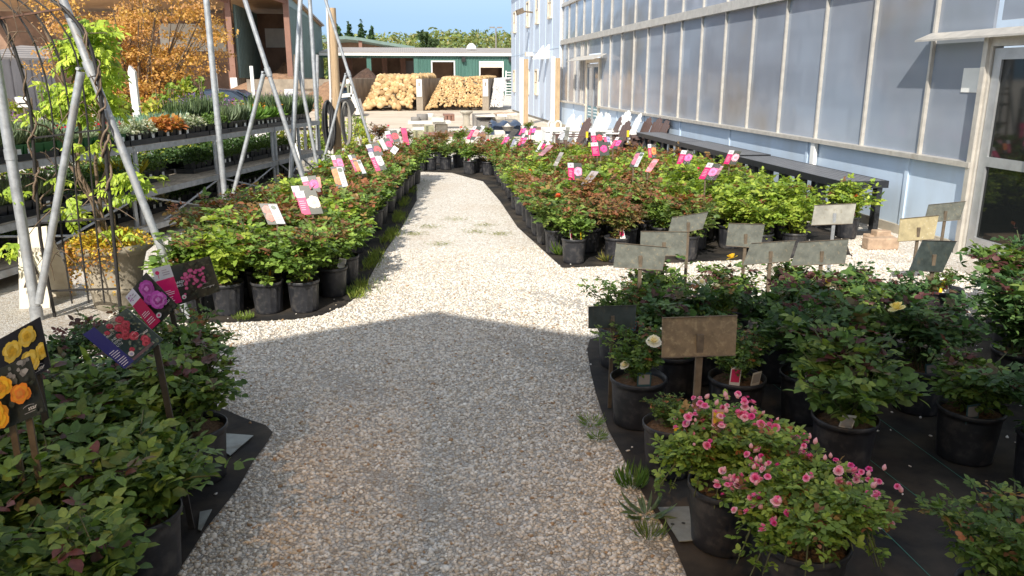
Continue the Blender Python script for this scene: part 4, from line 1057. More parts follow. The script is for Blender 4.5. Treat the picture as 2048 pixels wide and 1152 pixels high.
t = [o for o in SC.objects if o.get('label', '').startswith('rose with one yellow bud')][0]
b = MB(); b.tube([(0, -.1, .45), (0, -.12, .72)], .005, 6, (.16, .24, .03)); b.lathe([(.004, 0), (.013, .012), (.012, .03), (.004, .052), (.001, .07)], 8, (0, -.12, .72), col=(.35, .38, .03)); link('bud', b.mesh('bud', M['petal'], None, True), t)

# pink clustered roses spilling over the mat edge
def pinkbush(x, y, label, sc, seed, nfl, zmax):
    t = thing('potted_rose', label, 'potted rose', (x, y, .010), 0, 'pink clustered roses')
    link('pot', POTS['k'][0], t); link('soil', POTS['k'][1], t)
    f, s = bush(seed, .25, .33, 30, 17, .026, 'green', .05, 4, .1, arch=True)
    link('foliage', f, t, (0, 0, .215), None, sc); link('stem', s, t, (0, 0, .215), None, sc)
    r = random.Random(seed)
    for k in range(nfl):
        a = r.uniform(0, 6.28); q = .31 * sc * r.uniform(.05, 1) ** .6; z = .235 + .32 * sc * (1.0 - .75 * (q / (.36 * sc)) ** 2) + r.uniform(-.05, .04)
        cl = r.choice((2, 3, 4, 5))
        for j in range(cl):
            dx, dy, dz = (r.uniform(-.028, .028) for _ in range(3))
            link('flower', r.choice(SMALLF), t, (q * math.cos(a) + dx, q * math.sin(a) + dy, z + dz), (r.uniform(-.9, .5), r.uniform(-.8, .8), r.uniform(0, 6)), r.uniform(.55, .92))
        for j in range(1):
            link('bud', BUD, t, (q * math.cos(a) + r.uniform(-.05, .05), q * math.sin(a) + r.uniform(-.05, .05), z + r.uniform(0, .04)), (r.uniform(-.5, .5), r.uniform(-.5, .5), 0), r.uniform(.8, 1.3))
    return t
pb = pinkbush(1.13, 2.50, 'big bush covered in small pink rose clusters at the mat edge', .90, 41, 28, .6)
link('plant_tag', TAGS['gold'], pb, (-.06, -.02, .44), (-.3, .1, 0), 1.0)
pinkbush(1.24, 2.12, 'lower pink clustered rose bush at the bottom picture edge', .88, 42, 26, .5)
t = rose(G(1990, 1330).x, G(1990, 1330).y, 'fine', 'thin dark rose with a white tag in the bottom right corner', 'roses of the near right group', 'k', .9, [], [('white', -.08, .0)], rz=0)

# ------------------------------------------------------------------ signs
TXT = {}
def text_geo(body):
    if body not in TXT:
        cu = bpy.data.curves.new('t', 'FONT'); cu.body = body; cu.resolution_u = 2; ob = bpy.data.objects.new('t', cu)
        me = bpy.data.meshes.new_from_object(ob)
        TXT[body] = ([(v.co.x, v.co.y) for v in me.vertices], [tuple(p.vertices) for p in me.polygons])
        bpy.data.objects.remove(ob); bpy.data.curves.remove(cu); bpy.data.meshes.remove(me)
    return TXT[body]
class Sheet:
    """a flat sign sheet given by four photo corners (TL, TR, BR, BL) on a plane at distance Y leaning back"""
    def __init__(s, c, Y, lean=.25, swing=0.0):
        cx = sum(p[0] for p in c) / 4; cy = sum(p[1] for p in c) / 4; ctr = A(cx, cy, Y)
        def pt(p):
            r = ray(*p); k = Y + lean * (CAMH - ctr.z) - swing * ctr.x
            t = k / (r.y - lean * r.z - swing * r.x); q = r * t; q.z += CAMH; return q
        s.tl, s.tr, s.br, s.bl = (pt(p) for p in c)
        n = (s.tr - s.tl).cross(s.bl - s.tl).normalized()
        s.n = n if n.y < 0 else -n
        s.W = (s.tr - s.tl).length; s.H = (s.bl - s.tl).length; s.o = .0006; s.mb = MB()
    def S(s, u, v, o=0.0):
        return (s.tl * (1 - u) + s.tr * u) * (1 - v) + (s.bl * (1 - u) + s.br * u) * v + s.n * o
    def poly(s, uv, col):
        s.mb.sheet([s.S(u, v, s.o) for u, v in uv], col); s.o += .00025
    def rect(s, u0, v0, u1, v1, col): s.poly([(u0, v0), (u1, v0), (u1, v1), (u0, v1)], col)
    def disc(s, u, v, r, col, n=12, wob=0.0, rr=None):
        k = s.H / s.W
        s.poly([(min(1, max(0, u + k * r * (1 + (rr.uniform(-wob, wob) if rr else 0)) * math.cos(6.2832 * i / n))), min(1, max(0, v + r * (1 + (rr.uniform(-wob, wob) if rr else 0)) * math.sin(6.2832 * i / n)))) for i in range(n)], col)
    def rosette(s, u, v, r, cols, seed=0, rings=4):
        rr = random.Random(seed); k = s.H / s.W
        for q in range(rings):
            f = 1 - q / (rings + .3); m = max(4, 7 - q)
            for j in range(m):
                a = 6.2832 * (j + .5 * q) / m + rr.uniform(-.25, .25); c = cols[min(len(cols) - 1, q)]; g_ = rr.uniform(.72, 1.12)
                s.disc(u + k * r * f * .5 * math.cos(a), v + r * f * .5 * math.sin(a), r * f * .52, tuple(x * g_ for x in c), 9, .14, rr)
    def text(s, body, u, v, h, mat_, parent, rot=0.0, wscale=1.0):
        V, F = text_geo(body); b = MB(); k = s.H / s.W
        b.add([s.S(u + (x * math.cos(rot) * wscale - y_ * math.sin(rot)) * h * k, v - (y_ * math.cos(rot) + x * wscale * math.sin(rot)) * h, .012) for x, y_ in V], F)
        return b.build('lettering', mat_, parent)
    def plate(s, th, o=-.001): 
        b = MB(); b.prism([s.S(0, 0, o), s.S(1, 0, o), s.S(1, 1, o), s.S(0, 1, o)], -s.n * th); return b
MAG = lin('c4145f'); WHT = (.52, .51, .54); DK = (.03, .032, .03)
def sign(label, corners, Y, draw, cat='plant sign', name='plant_sign', group=None, stakes=((.5, 0),), lean=.25, swing=0.0, sr=.009, back=None, sm='darkstake', top=.97):
    sh = Sheet(corners, Y, lean, swing); c0 = sh.S(.5, 1)
    t = thing(name, label, cat, (c0.x, c0.y, 0), 0, group)
    sh.plate(.006).build('panel', M[back or 'darkstake'], t)
    if draw:
        draw(sh, t)
        if sh.mb.v: sh.mb.build('printed_card', M['card'], t, True)
    for (u, dx) in stakes:
        a = sh.S(u, top, -.012 if draw else .009); b = MB()
        b.bar((a.x + dx, a.y, .0), a, sr * 2.4, sr * 1.1, (0, 1, 0)); b.build('stake', M[sm], t)
    return t, sh
def lines(s, u0, u1, v0, n, dv, col=(.75, .65, .72), seed=1):
    rr = random.Random(seed)
    for i in range(n): s.rect(u0, v0 + i * dv, u0 + (u1 - u0) * rr.uniform(.6, 1), v0 + i * dv + dv * .28, col)
def star_logo(s, t, u, v, h):
    s.text('star', u, v, h, M['letter'], t)
    k = s.H / s.W; pts = [(u + k * h * (1.0 + 1.05 * math.cos(a)), v - h * (.62 + .45 * math.sin(a))) for a in np.linspace(.5, 2.7, 9)]
    for p, q in zip(pts[:-1], pts[1:]): s.poly([p, q, (q[0], q[1] + h * .06), (p[0], p[1] + h * .06)], WHT)
    s.rect(u, v + h * .16, u + k * h * 1.9, v + h * .22, WHT)
def speckle(s, u0, v0, u1, v1, n, cols, r0, r1, seed):
    rr = random.Random(seed)
    for i in range(n):
        u, v = rr.uniform(u0, u1), rr.uniform(v0, v1); c = rr.choice(cols); g_ = rr.uniform(.6, 1.2)
        s.disc(u, v, rr.uniform(r0, r1), tuple(x * g_ for x in c), 6, .3, rr)
def d_leo(s, t):
    s.rect(0, 0, 1, 1, (.025, .03, .025)); speckle(s, .36, .03, .98, .97, 110, [(.03, .045, .03), (.05, .06, .04), (.015, .02, .015)], .02, .05, 1)
    rr = random.Random(8)
    for i in range(46):
        u = rr.gauss(.64, .13); v = rr.gauss(.42, .2)
        if .40 < u < .96 and .06 < v < .88: s.rosette(u, v, rr.uniform(.03, .055), [(.55, .06, .22), (.6, .12, .3), (.7, .2, .4)], i, 2)
    s.rect(0, .02, .36, .34, WHT); s.rect(0, .34, .36, 1, MAG)
    s.disc(.08, .15, .05, MAG, 10); s.rect(.075, .2, .085, .30, MAG); lines(s, .17, .32, .12, 3, .055, (.25, .2, .25))
    s.text('LEONARDO', .045, .49, .088, M['letter'], t, 0, .92); s.text('DA VINCI', .045, .575, .088, M['letter'], t, 0, .92)
    lines(s, .06, .30, .64, 3, .045); lines(s, .06, .30, .80, 3, .05, seed=4)
    s.disc(.43, .90, .055, WHT, 14); s.disc(.43, .91, .025, MAG, 8); star_logo(s, t, .82, .82, .09)
def d_violet(s, t):
    s.rect(0, 0, 1, 1, (.035, .04, .038)); speckle(s, .42, .02, .98, .98, 60, [(.05, .06, .05), (.02, .025, .02)], .02, .05, 2)
    s.rosette(.68, .26, .19, [(.45, .05, .38), (.5, .10, .45), (.36, .03, .28), (.6, .2, .55)], 3, 4)
    s.rosette(.55, .46, .14, [(.45, .05, .38), (.5, .10, .45), (.36, .03, .28)], 6, 4); s.rosette(.74, .62, .20, [(.48, .06, .42), (.55, .14, .5), (.38, .03, .3), (.62, .22, .56)], 5, 4)
    s.rect(0, .03, .38, .30, (.66, .64, .72)); s.rect(0, .30, .38, 1, lin('b3124f')); speckle(s, .05, .08, .16, .24, 9, [(.4, .08, .4)], .012, .02, 7)
    lines(s, .2, .34, .12, 2, .06, (.3, .25, .3)); s.text('OUTTA', .06, .44, .075, M['letter'], t); s.text('THE BLUE', .06, .52, .075, M['letter'], t, 0, .85)
    lines(s, .06, .32, .60, 3, .045); lines(s, .06, .32, .78, 3, .05, seed=5); s.disc(.46, .88, .06, WHT, 14); s.disc(.46, .88, .03, MAG, 8); star_logo(s, t, .80, .80, .08)
def d_blue(s, t):
    s.rect(0, 0, 1, 1, (.045, .075, .075)); speckle(s, .34, .03, .98, .97, 130, [(.10, .16, .13), (.04, .08, .08), (.2, .25, .2), (.12, .15, .1)], .015, .035, 3)
    speckle(s, .40, .05, .8, .25, 40, [(.45, .4, .38), (.3, .3, .25)], .015, .035, 4)
    rr = random.Random(4)
    for (u, v, q) in ((.46, .14, .06), (.60, .28, .09), (.78, .15, .08), (.72, .36, .09), (.82, .30, .08), (.48, .42, .06), (.60, .50, .085), (.76, .60, .095), (.70, .44, .07), (.92, .80, .09), (.86, .88, .08), (.5, .8, .05), (.42, .26, .05)):
        s.rosette(u, v, q, [(.36, .03, .07), (.45, .06, .11), (.28, .02, .05)], int(u * 100), 3)
    s.rect(0, .02, .33, 1, lin('24286e')); s.rect(.33, .94, 1, 1, (.10, .06, .08))
    for i, w_ in enumerate(('SUNBELT', 'COLLECTION')): s.text(w_, .05, .22 + i * .065, .06, M['letter'], t, 0, .85)
    for i, w_ in enumerate(('SUNBELT', 'DESMOND', 'TUTU')): s.text(w_, .05, .40 + i * .075, .075, M['letter'], t, 0, .85)
    lines(s, .05, .29, .60, 4, .045, (.6, .6, .75)); lines(s, .05, .29, .80, 4, .045, (.6, .6, .75), 6); s.disc(.43, .86, .055, WHT, 14); s.disc(.43, .87, .03, (.3, .3, .45), 8); star_logo(s, t, .80, .66, .085)
def d_yellow(s, t):
    s.rect(0, 0, 1, 1, (.012, .012, .02)); Yc = [(.80, .56, .07), (.84, .62, .12), (.76, .48, .04), (.66, .38, .02)]
    s.rosette(.56, .34, .20, Yc, 1, 4); s.rosette(.80, .22, .19, Yc, 2, 4); s.rosette(.97, .62, .16, Yc, 3, 4); s.rosette(.78, .70, .22, Yc, 4, 4); s.rosette(.36, .70, .14, Yc, 5, 3); s.rosette(.2, .3, .17, Yc, 6, 4)
    star_logo(s, t, .86, .93, .09)
def d_orange(s, t):
    s.rect(0, 0, 1, 1, (.03, .035, .03)); speckle(s, .1, .02, .98, .3, 30, [(.25, .25, .25), (.12, .13, .12), (.4, .4, .4)], .03, .07, 3); speckle(s, .1, .3, .98, .98, 30, [(.03, .04, .03), (.06, .07, .06)], .03, .06, 9)
    O = [(.80, .34, .02), (.86, .50, .03), (.84, .42, .02), (.75, .26, .02)]
    s.rosette(.18, .40, .12, [(.75, .2, .02), (.8, .3, .03)], 3, 3); s.rosette(.55, .30, .19, [(.84, .42, .02), (.86, .52, .03), (.80, .36, .02), (.7, .3, .02)], 1, 4); s.rosette(.80, .52, .18, [(.78, .24, .02), (.82, .34, .03), (.7, .2, .03), (.75, .3, .05)], 2, 4); s.rosette(.36, .72, .27, O, 4, 5)
    star_logo(s, t, .80, .86, .10)
FGS = 'large plant signs of the near left group'
sign('yellow rose picture sign on a dark card, upper left edge', [(-62, 712), (79, 634), (101, 735), (-40, 814)], 2.75, d_yellow, group=FGS, stakes=((.3, 0), (.8, .0)), lean=.15)
sign('orange and yellow rose picture sign at the left picture edge', [(-75, 768), (58, 713), (92, 823), (-41, 880)], 2.42, d_orange, group=FGS, stakes=((.47, 0), (.72, 0)), lean=.12, sr=.008, sm='stake')
sign('blue sign with a red rose bush photo, lowest of the three tilted signs', [(187, 661), (253, 617), (326, 680), (269, 729)], 2.85, d_blue, group=FGS, stakes=((.75, .05),), lean=.2)
sign('pink and white sign with a violet rose photo, steeply tilted', [(254, 591), (292, 545), (356, 612), (307, 658)], 3.75, d_violet, group=FGS, stakes=((.75, .05),), lean=.2)
sign('largest pink and white sign, photo of small pink roses', [(322, 537), (419, 512), (441, 582), (348, 613)], 4.05, d_leo, group=FGS, stakes=((.5, .03),), lean=.25)

def d_small(c_strip, c_bloom, c_photo=(.05, .06, .045), mode='v', white=True, seed=1):
    def f(s, t):
        s.rect(0, 0, 1, 1, c_photo)
        if mode == 'v':
            s.rosette(.72, .5, .27, [c_bloom, tuple(min(.9, x * 1.15 + .04) for x in c_bloom), tuple(x * .75 for x in c_bloom)], seed, 3)
            s.rect(0, .0, .42, 1, c_strip)
            if white: s.rect(.0, 0, .42, .28, WHT); s.disc(.2, .14, .06, (.3, .25, .3), 8)
            lines(s, .06, .36, .42, 5, .09, tuple(min(.85, x + .35) for x in c_strip), seed)
        elif mode == 'r':                     # photo left, white text side right
            s.rosette(.3, .3, .2, [c_bloom, tuple(x * .8 for x in c_bloom)], seed, 3); s.rosette(.32, .66, .2, [c_bloom, tuple(x * .8 for x in c_bloom)], seed + 1, 3)
            s.rect(.5, .06, .98, .97, (.44, .46, .50)); s.disc(.72, .2, .11, (.08, .11, .08), 10); lines(s, .56, .92, .40, 5, .09, (.2, .2, .22), seed)
        else:
            s.rosette(.5, .5, .45, [c_bloom, tuple(min(.9, x * 1.2) for x in c_bloom), tuple(x * .7 for x in c_bloom)], seed, 4)
    return f
def quadpx(cx, cy, w, h, tilt, skew=0.0):    # four photo corners around a centre
    a = math.radians(tilt); ca, sa = math.cos(a), math.sin(a); out = []
    for x, y in ((-w / 2, -h / 2), (w / 2, -h / 2), (w / 2, h / 2), (-w / 2, h / 2)):
        x += -skew * y; out.append((cx + x * ca - y * sa, cy + x * sa + y * ca))
    return out
LBS = 'plant signs of the left bed'; RBS = 'plant signs of the right bed'
PK = MAG; OR_ = (.78, .22, .06); RD = (.72, .03, .05); CO = (.78, .20, .16); PP = (.06, .03, .14)
small = [  # group, cx, cy, w, h, tilt, Y, strip, bloom, mode, label, skew
 (LBS, 545, 428, 36, 42, 0, 6.35, PK, CO, 'r', 'coral rose sign with white text side, lowest in the left bed', -.45),
 (LBS, 618, 405, 42, 48, -4, 6.7, PK, (.80, .66, .52), 'v', 'pink sign with a cream rose photo, in front of the magenta one', -.25),
 (LBS, 607, 393, 36, 44, -4, 7.05, PK, (.8, .6, .5), 'v', 'pink and white sign mostly hidden behind the cream rose sign', -.25),
 (LBS, 622, 369, 30, 34, -8, 7.6, PK, (.62, .03, .24), 'v', 'magenta rose sign above the cream rose sign', -.2),
 (LBS, 638, 372, 10, 36, -4, 7.8, CO, CO, 'f', 'narrow coral sign edge right of the magenta rose sign', -.1),
 (LBS, 679, 354, 24, 44, -6, 8.3, PK, OR_, 'r', 'orange rose sign with white side, in the middle of the left bed', -.2),
 (LBS, 676, 326, 20, 32, -6, 8.9, PK, (.8, .1, .3), 'v', 'bright pink sign standing over the orange rose sign', -.2),
 (LBS, 710, 326, 14, 34, -6, 9.3, PK, OR_, 'v', 'orange and pink sign, left one of a narrow pair', -.35),
 (LBS, 719, 334, 16, 30, -6, 9.1, PK, OR_, 'r', 'orange and grey sign, right one of a narrow pair', -.35),
 (LBS, 755, 322, 22, 40, -12, 9.4, PK, (.5, .5, .52), 'v', 'pink sign with a grey white photo below the purple one', -.2),
 (LBS, 749, 300, 26, 26, -12, 9.9, PP, RD, 'v', 'purple sign with a red rose photo', -.2),
 (LBS, 785, 273, 24, 24, -8, 12.2, PK, RD, 'v', 'pink sign with a big red rose near the far end of the left bed', -.2),
 (LBS, 773, 289, 22, 24, -10, 11.8, (.4, .38, .42), PK, 'v', 'grey and pink sign under the big red rose sign', -.3),
 (LBS, 789, 300, 12, 14, 35, 11.4, (.6, .62, .66), WHT, 'f', 'pale tilted sign at the end of the left bed', 0),
 (LBS, 810, 273, 11, 34, 0, 13.0, PK, PK, 'f', 'narrow dark pink sign, farthest of the left bed', -.2),
 (RBS, 1150, 343, 28, 34, 0, 8.3, PK, (.8, .3, .45), 'v', 'pink sign with a pale pink rose, nearest of the right bed', -.06),
 (RBS, 1179, 357, 15, 32, 8, 8.2, (.35, .3, .34), (.35, .3, .3), 'f', 'narrow grey sign right of the nearest pink sign', .6),
 (RBS, 1200, 298, 34, 27, -3, 9.9, PK, (.85, .05, .25), 'v', 'bright pink sign with hot pink rose, lower one of a stacked pair', -.1),
 (RBS, 1194, 276, 22, 24, -3, 10.8, PK, RD, 'v', 'pink sign with a red rose, upper one of a stacked pair', -.1),
 (RBS, 1214, 279, 12, 22, -3, 11.0, PK, (.3, .3, .5), 'v', 'small pink and grey sign beside the red rose sign', -.1),
 (RBS, 1233, 286, 15, 24, 6, 10.6, PK, (.8, .08, .3), 'v', 'pink sign leaning right in front of the brown chairs', .5),
 (RBS, 1274, 319, 16, 32, 6, 8.8, (.35, .12, .16), (.6, .2, .3), 'r', 'dark framed pink and grey sign in the middle of the right bed', .35),
 (RBS, 1304, 302, 16, 27, 0, 9.6, (.45, .03, .08), OR_, 'v', 'dark red sign with an orange rose', -.06),
 (RBS, 1304, 331, 11, 28, 8, 8.7, CO, (.7, .25, .3), 'f', 'narrow salmon sign under the dark red one', .5),
 (RBS, 1371, 315, 26, 28, 4, 8.8, PK, (.85, .15, .4), 'v', 'pink sign with a striped pink rose, left of the right hand pair', .3),
 (RBS, 1420, 343, 28, 34, 6, 7.9, PK, (.85, .2, .42), 'v', 'pink sign with a bright pink rose above the lime green roses', .45),
 (RBS, 1435, 346, 8, 30, 6, 8.1, (.4, .3, .35), (.4, .2, .25), 'f', 'thin edge-on sign beside the bright pink sign', .45),
 (RBS, 1465, 315, 25, 28, 4, 8.9, PK, (.78, .35, .42), 'v', 'pink sign with a pale rose in front of the black bench', .35),
 (RBS, 1083, 293, 12, 22, 5, 11.4, (.62, .6, .64), PK, 'v', 'white and pink sign over the bronze roses', .5),
 (RBS, 1091, 301, 10, 24, 8, 11.0, (.4, .15, .2), (.4, .2, .25), 'f', 'thin dull red sign beside the white and pink one', .8),
 (RBS, 1117, 318, 8, 28, 5, 9.9, (.3, .28, .27), (.3, .28, .27), 'f', 'grey edge-on sign left of the nearest pink sign', .4),
 (RBS, 1046, 281, 12, 24, 5, 12.4, PK, (.7, .1, .3), 'v', 'pink sign leaning right over the far half of the bed', .4),
 (RBS, 1065, 261, 12, 18, 3, 13.6, PK, (.85, .1, .4), 'v', 'hot pink sign below the small standard rose', .3),
 (RBS, 1046, 261, 10, 18, 3, 13.9, PK, (.6, .1, .35), 'v', 'pink and violet sign left of the hot pink sign', .4),
 (RBS, 1025, 268, 12, 22, 12, 13.2, (.06, .055, .045), (.05, .045, .04), 'f', 'dark brown sign back at the far end of the right bed', .5),
 (RBS, 1012, 279, 9, 22, 8, 13.0, PK, (.7, .1, .3), 'v', 'thin pink sign beside the dark brown sign back', .4),
 (RBS, 1028, 287, 10, 22, 6, 12.2, (.1, .1, .16), (.3, .3, .4), 'r', 'dark and grey sign over the far roses', .3),
 (RBS, 948, 266, 16, 28, 8, 14.9, PK, (.8, .3, .3), 'v', 'pink sign standing among the standard roses', .4),
 (RBS, 962, 258, 8, 14, 20, 15.8, (.55, .6, .68), WHT, 'f', 'small pale sign by the standard roses', .3),
 (RBS, 1125, 270, 11, 22, 6, 13.0, (.55, .6, .7), WHT, 'r', 'pale blue white sign in front of the white chairs', .5),
 (RBS, 1134, 267, 8, 26, 4, 13.0, (.22, .22, .19), (.2, .2, .18), 'f', 'grey green sign back beside the pale blue white sign', .1),
]
for (grp, cx, cy, w, h, ti, Y, st, bl, md, lab, sk) in small:
    sign(lab, quadpx(cx, cy, w, h, ti, sk), Y, d_small(st, bl, (.05, .055, .045) if md != 'f' else st, md, True, int(cx)), group=grp, stakes=((.5, .0),), lean=.35, sr=.006, sm='stake', back='signback' if md != 'f' else 'darkstake')
# backs of the signs in the near right group
BKG = 'sign backs of the near right group'
backs = [
 ([(1325, 635), (1475, 630), (1471, 711), (1324, 716)], 2.98, 'signback_brown', 'largest brown speckled sign back, in front of the near right group', 'stake', .012),
 ([(1177, 613), (1273, 610), (1270, 655), (1177, 657)], 3.78, 'signback_dark', 'dark black sign back at the left edge of the near right group', 'stake', .008),
 ([(1233, 485), (1334, 494), (1325, 541), (1227, 535)], 4.4, 'signback', 'grey sign back over the gravel, leftmost of the sunlit ones', 'stake', .009),
 ([(1282, 462), (1374, 463), (1372, 512), (1280, 512)], 4.95, 'signback', 'pale grey green sign back partly behind the leftmost sunlit one', 'stake', .009),
 ([(1345, 434), (1417, 423), (1405, 458), (1335, 472)], 5.4, 'signback', 'bent grey green sign back tilted upward to the right', 'stake', .009),
 ([(1458, 446), (1530, 448), (1521, 497), (1452, 492)], 5.2, 'signback', 'grey green sign back in the middle behind the tilted pair', 'stake', .009),
 ([(1503, 486), (1592, 480), (1578, 523), (1486, 531)], 4.6, 'signback', 'left sign back of the overlapping tilted pair', 'stake', .009),
 ([(1598, 484), (1698, 477), (1690, 528), (1582, 532)], 4.5, 'signback', 'right sign back of the overlapping tilted pair, half in shade', 'stake', .009),
 ([(1630, 410), (1713, 406), (1705, 448), (1623, 451)], 5.6, 'signback_pale', 'pale silver sign back by the black bench end', 'galv', .010),
 ([(1801, 437), (1878, 430), (1868, 479), (1796, 484)], 5.1, 'signback_tan', 'yellowish speckled sign back by the glass door', 'stake', .009),
 ([(1858, 409), (1932, 402), (1920, 440), (1848, 446)], 5.5, 'signback', 'grey green sign back behind the yellowish one', 'stake', .009),
 ([(1846, 480), (1914, 482), (1885, 545), (1818, 542)], 4.55, 'signback_dark', 'dark sign back leaning steeply to the right', 'stake', .010),
]
for (c, Y, m, lab, smt, sr) in backs:
    t, sh = sign(lab, c, Y, None, 'sign back', 'sign_back', BKG, ((.5, .0),), .22, 0, sr, m, smt, .45)
    b = MB()
    for (u0, v0, u1, v1) in ((0, 0, 1, .02), (0, .975, 1, 1)): b.prism([sh.S(u0, v0, .002), sh.S(u1, v0, .002), sh.S(u1, v1, .002), sh.S(u0, v1, .002)], sh.n * .004)
    b.build('edge_rim', M['stake'] if m != 'signback_dark' else M['darkstake'], t)

# ------------------------------------------------------------------ galvanised pipe frames
def pipeframe(P, qpx, qpy, label, joint=1.75):
    P = Vector(P); t = thing('pipe_frame', label, 'pipe frame', P, 0, 'galvanised pipe frames')
    F = P + Vector((1.08, -.12, 0)); Q = A(qpx, qpy, P.y - .06); d = Q - F; d.y = 0
    k = 1.03 / -d.x if d.x < 0 else 4; top = F + d * k + Vector((0, .08, 0))
    b = MB(); b.tube([P, P + Vector((0, 0, top.z + .6))], .035, 12); b.tube([P + Vector((0, 0, .0)), P + Vector((0, 0, .10))], .043, 12); b.tube([P + Vector((0, 0, 1.15)), P + Vector((0, 0, 1.22))], .039, 12); b.build('post', M['galv'], t)
    b = MB(); b.tube([F, top], .027, 12); b.build('strut', M['galv'], t)
    f = joint / top.z; J = F + (top - F) * f
    b = MB(); b.tube([P + Vector((.05, -.05, .14)), J + Vector((-.05, -.03, -.02))], .026, 10); b.build('brace', M['galv'], t)
    b = MB(); b.tube([J - (top - F).normalized() * .05, J + (top - F).normalized() * .05], .036, 12); b.tube([J + Vector((-.06, -.06, 0)), J + Vector((-.06, .06, 0))], .012, 6); b.build('clamp', M['galv'], t)
pipeframe(G(75, 640), 128, 0, 'galvanised pipe post with slanted strut by the caution sign, nearest frame')
pipeframe((-2.2, 9.9, 0), 490, 0, 'galvanised pipe post and strut behind the left rose bed, middle frame')
pipeframe((-1.58, 14.9, 0), 651, 0, 'galvanised pipe post and strut by the hose pole, farthest frame')
t = thing('pipe_frame', 'slim slanted galvanised pipes crossing in front of the white box', 'pipe frame', G(580, 402), 0, 'galvanised pipe frames')
b = MB(); b.tube([G(579, 402), A(604, -60, 11.6)], .032, 10); b.build('post', M['galv'], t)
b = MB(); b.tube([A(598, 142, 11.6), A(637, 345, 11.6)], .026, 10); b.build('brace', M['galv'], t)
b = MB(); b.bar(A(588, 287, 11.7), A(608, 352, 11.7), .05, .012, (0, 1, 0)); b.build('flat_bar', M['white'], t)
t = thing('lattice_mast', 'grey lattice mast with rungs behind the slanted pipes', 'mast', G(612, 330), 0)
for px in (589, 613, 634):
    p = A(px, 335, 16.0); b = MB(); b.tube([(p.x, 16, 0), (A(px - 6, 0, 16).x, 16, 6.0 if px == 613 else 2.1)], .03, 8); b.build('upright', M['galv'] if px != 589 else M['stake'], t)
for py in (180, 192, 216, 258):
    b = MB(); b.bar(A(588, py, 16), A(634, py, 16), .03, .05); b.build('rung', M['stake'], t)
t = thing('electric_box', 'white electrical box on a thin post behind the benches', 'electric box', A(581, 260, 15.5) * 1, 0)
b = MB(); p = A(581, 200, 15.5); q0, q1 = A(573, 225, 15.5), A(590, 178, 15.5); b.box(q0.x, q1.x, 15.4, 15.6, q0.z, q1.z); b.build('box', M['box_paint'], t)
b = MB(); b.box(p.x - .03, p.x + .03, 15.61, 15.67, 0, q1.z); b.box(p.x - .12, p.x + .02, 15.45, 15.60, q0.z - .45, q0.z - .2); b.build('post', M['stake'], t)
# timber pole with hose coils
p = G(676, 330)
t = thing('timber_pole', 'tall weathered timber pole with conduit on its left side', 'pole', (p.x, p.y, 0))
b = MB(); b.tube([(p.x, p.y, 0), A(672, 180, p.y), A(664, 16, p.y)], [.085, .08, .07], 12); b.build('pole', M['timber'], t)
b = MB(); b.tube([(p.x - .16, p.y - .02, 0), A(661, 180, p.y), A(652, -30, p.y)], .022, 8); b.build('conduit', M['box_paint'], t)
for nm, px0, px1, py0, py1, m, n in (('black hose coil hanging on the left of the timber pole', 649, 668, 200, 300, 'hose', 11), ('grey hose coil hanging on the right of the timber pole', 684, 703, 203, 290, 'hosegrey', 11)):
    b = MB(); Yh = p.y - .12; c0, c1 = A(px0, py1, Yh), A(px1, py0, Yh); r = random.Random(n + px0)
    for k in range(n):
        w_, h_ = (c1.x - c0.x) / 2 * r.uniform(.35, .95), (c1.z - c0.z) / 2 * r.uniform(.88, 1.0); cx, cz = (c0.x + c1.x) / 2 + r.uniform(-.01, .01), (c0.z + c1.z) / 2
        b.tube([(cx + w_ * math.cos(a) , Yh - .015 * k + .05 * math.sin(a * 2), cz + h_ * math.sin(a)) for a in np.linspace(0, 6.2832, 22)], .020, 6, cap=False)
    o = b.build('hose_coil', M[m]); tag(o, nm, 'hose', 'hose coils on the timber pole')

# ------------------------------------------------------------------ display benches with nursery flats
def tuft(n, h, sp, wd, cols, seed, heads=None, upright=.8):
    r = np.random.default_rng(seed); P, D, N_, L_, W_, C_ = [], [], [], [], [], []
    for i in range(n):
        a = r.uniform(0, 6.28); q = sp * r.uniform(0, 1) ** .6; d = np.array([math.cos(a) * (1 - upright) * 1.6, math.sin(a) * (1 - upright) * 1.6, upright * r.uniform(.7, 1.2)])
        P.append((q * .5 * math.cos(a), q * .5 * math.sin(a), 0)); D.append(d + r.normal(0, .12, 3)); N_.append((math.cos(a) + .01, math.sin(a), .3)); l = h * r.uniform(.55, 1.1)
        L_.append(l); W_.append(wd * r.uniform(.7, 1.3)); C_.append(np.array(cols[r.integers(0, len(cols))]) * r.uniform(.7, 1.3))
    if heads:
        for i in range(heads[0]):
            a = r.uniform(0, 6.28); q = sp * r.uniform(.1, 1.0)
            for k in range(3):
                P.append((q * math.cos(a), q * math.sin(a), h * heads[2] * r.uniform(.85, 1.1))); D.append(r.normal(0, 1, 3)); N_.append((r.normal(), r.normal(), 1)); L_.append(heads[3]); W_.append(heads[3]); C_.append(np.array(heads[1]) * r.uniform(.8, 1.2))
    return leaves_mesh('foliage', P, D, N_, L_, W_, C_)
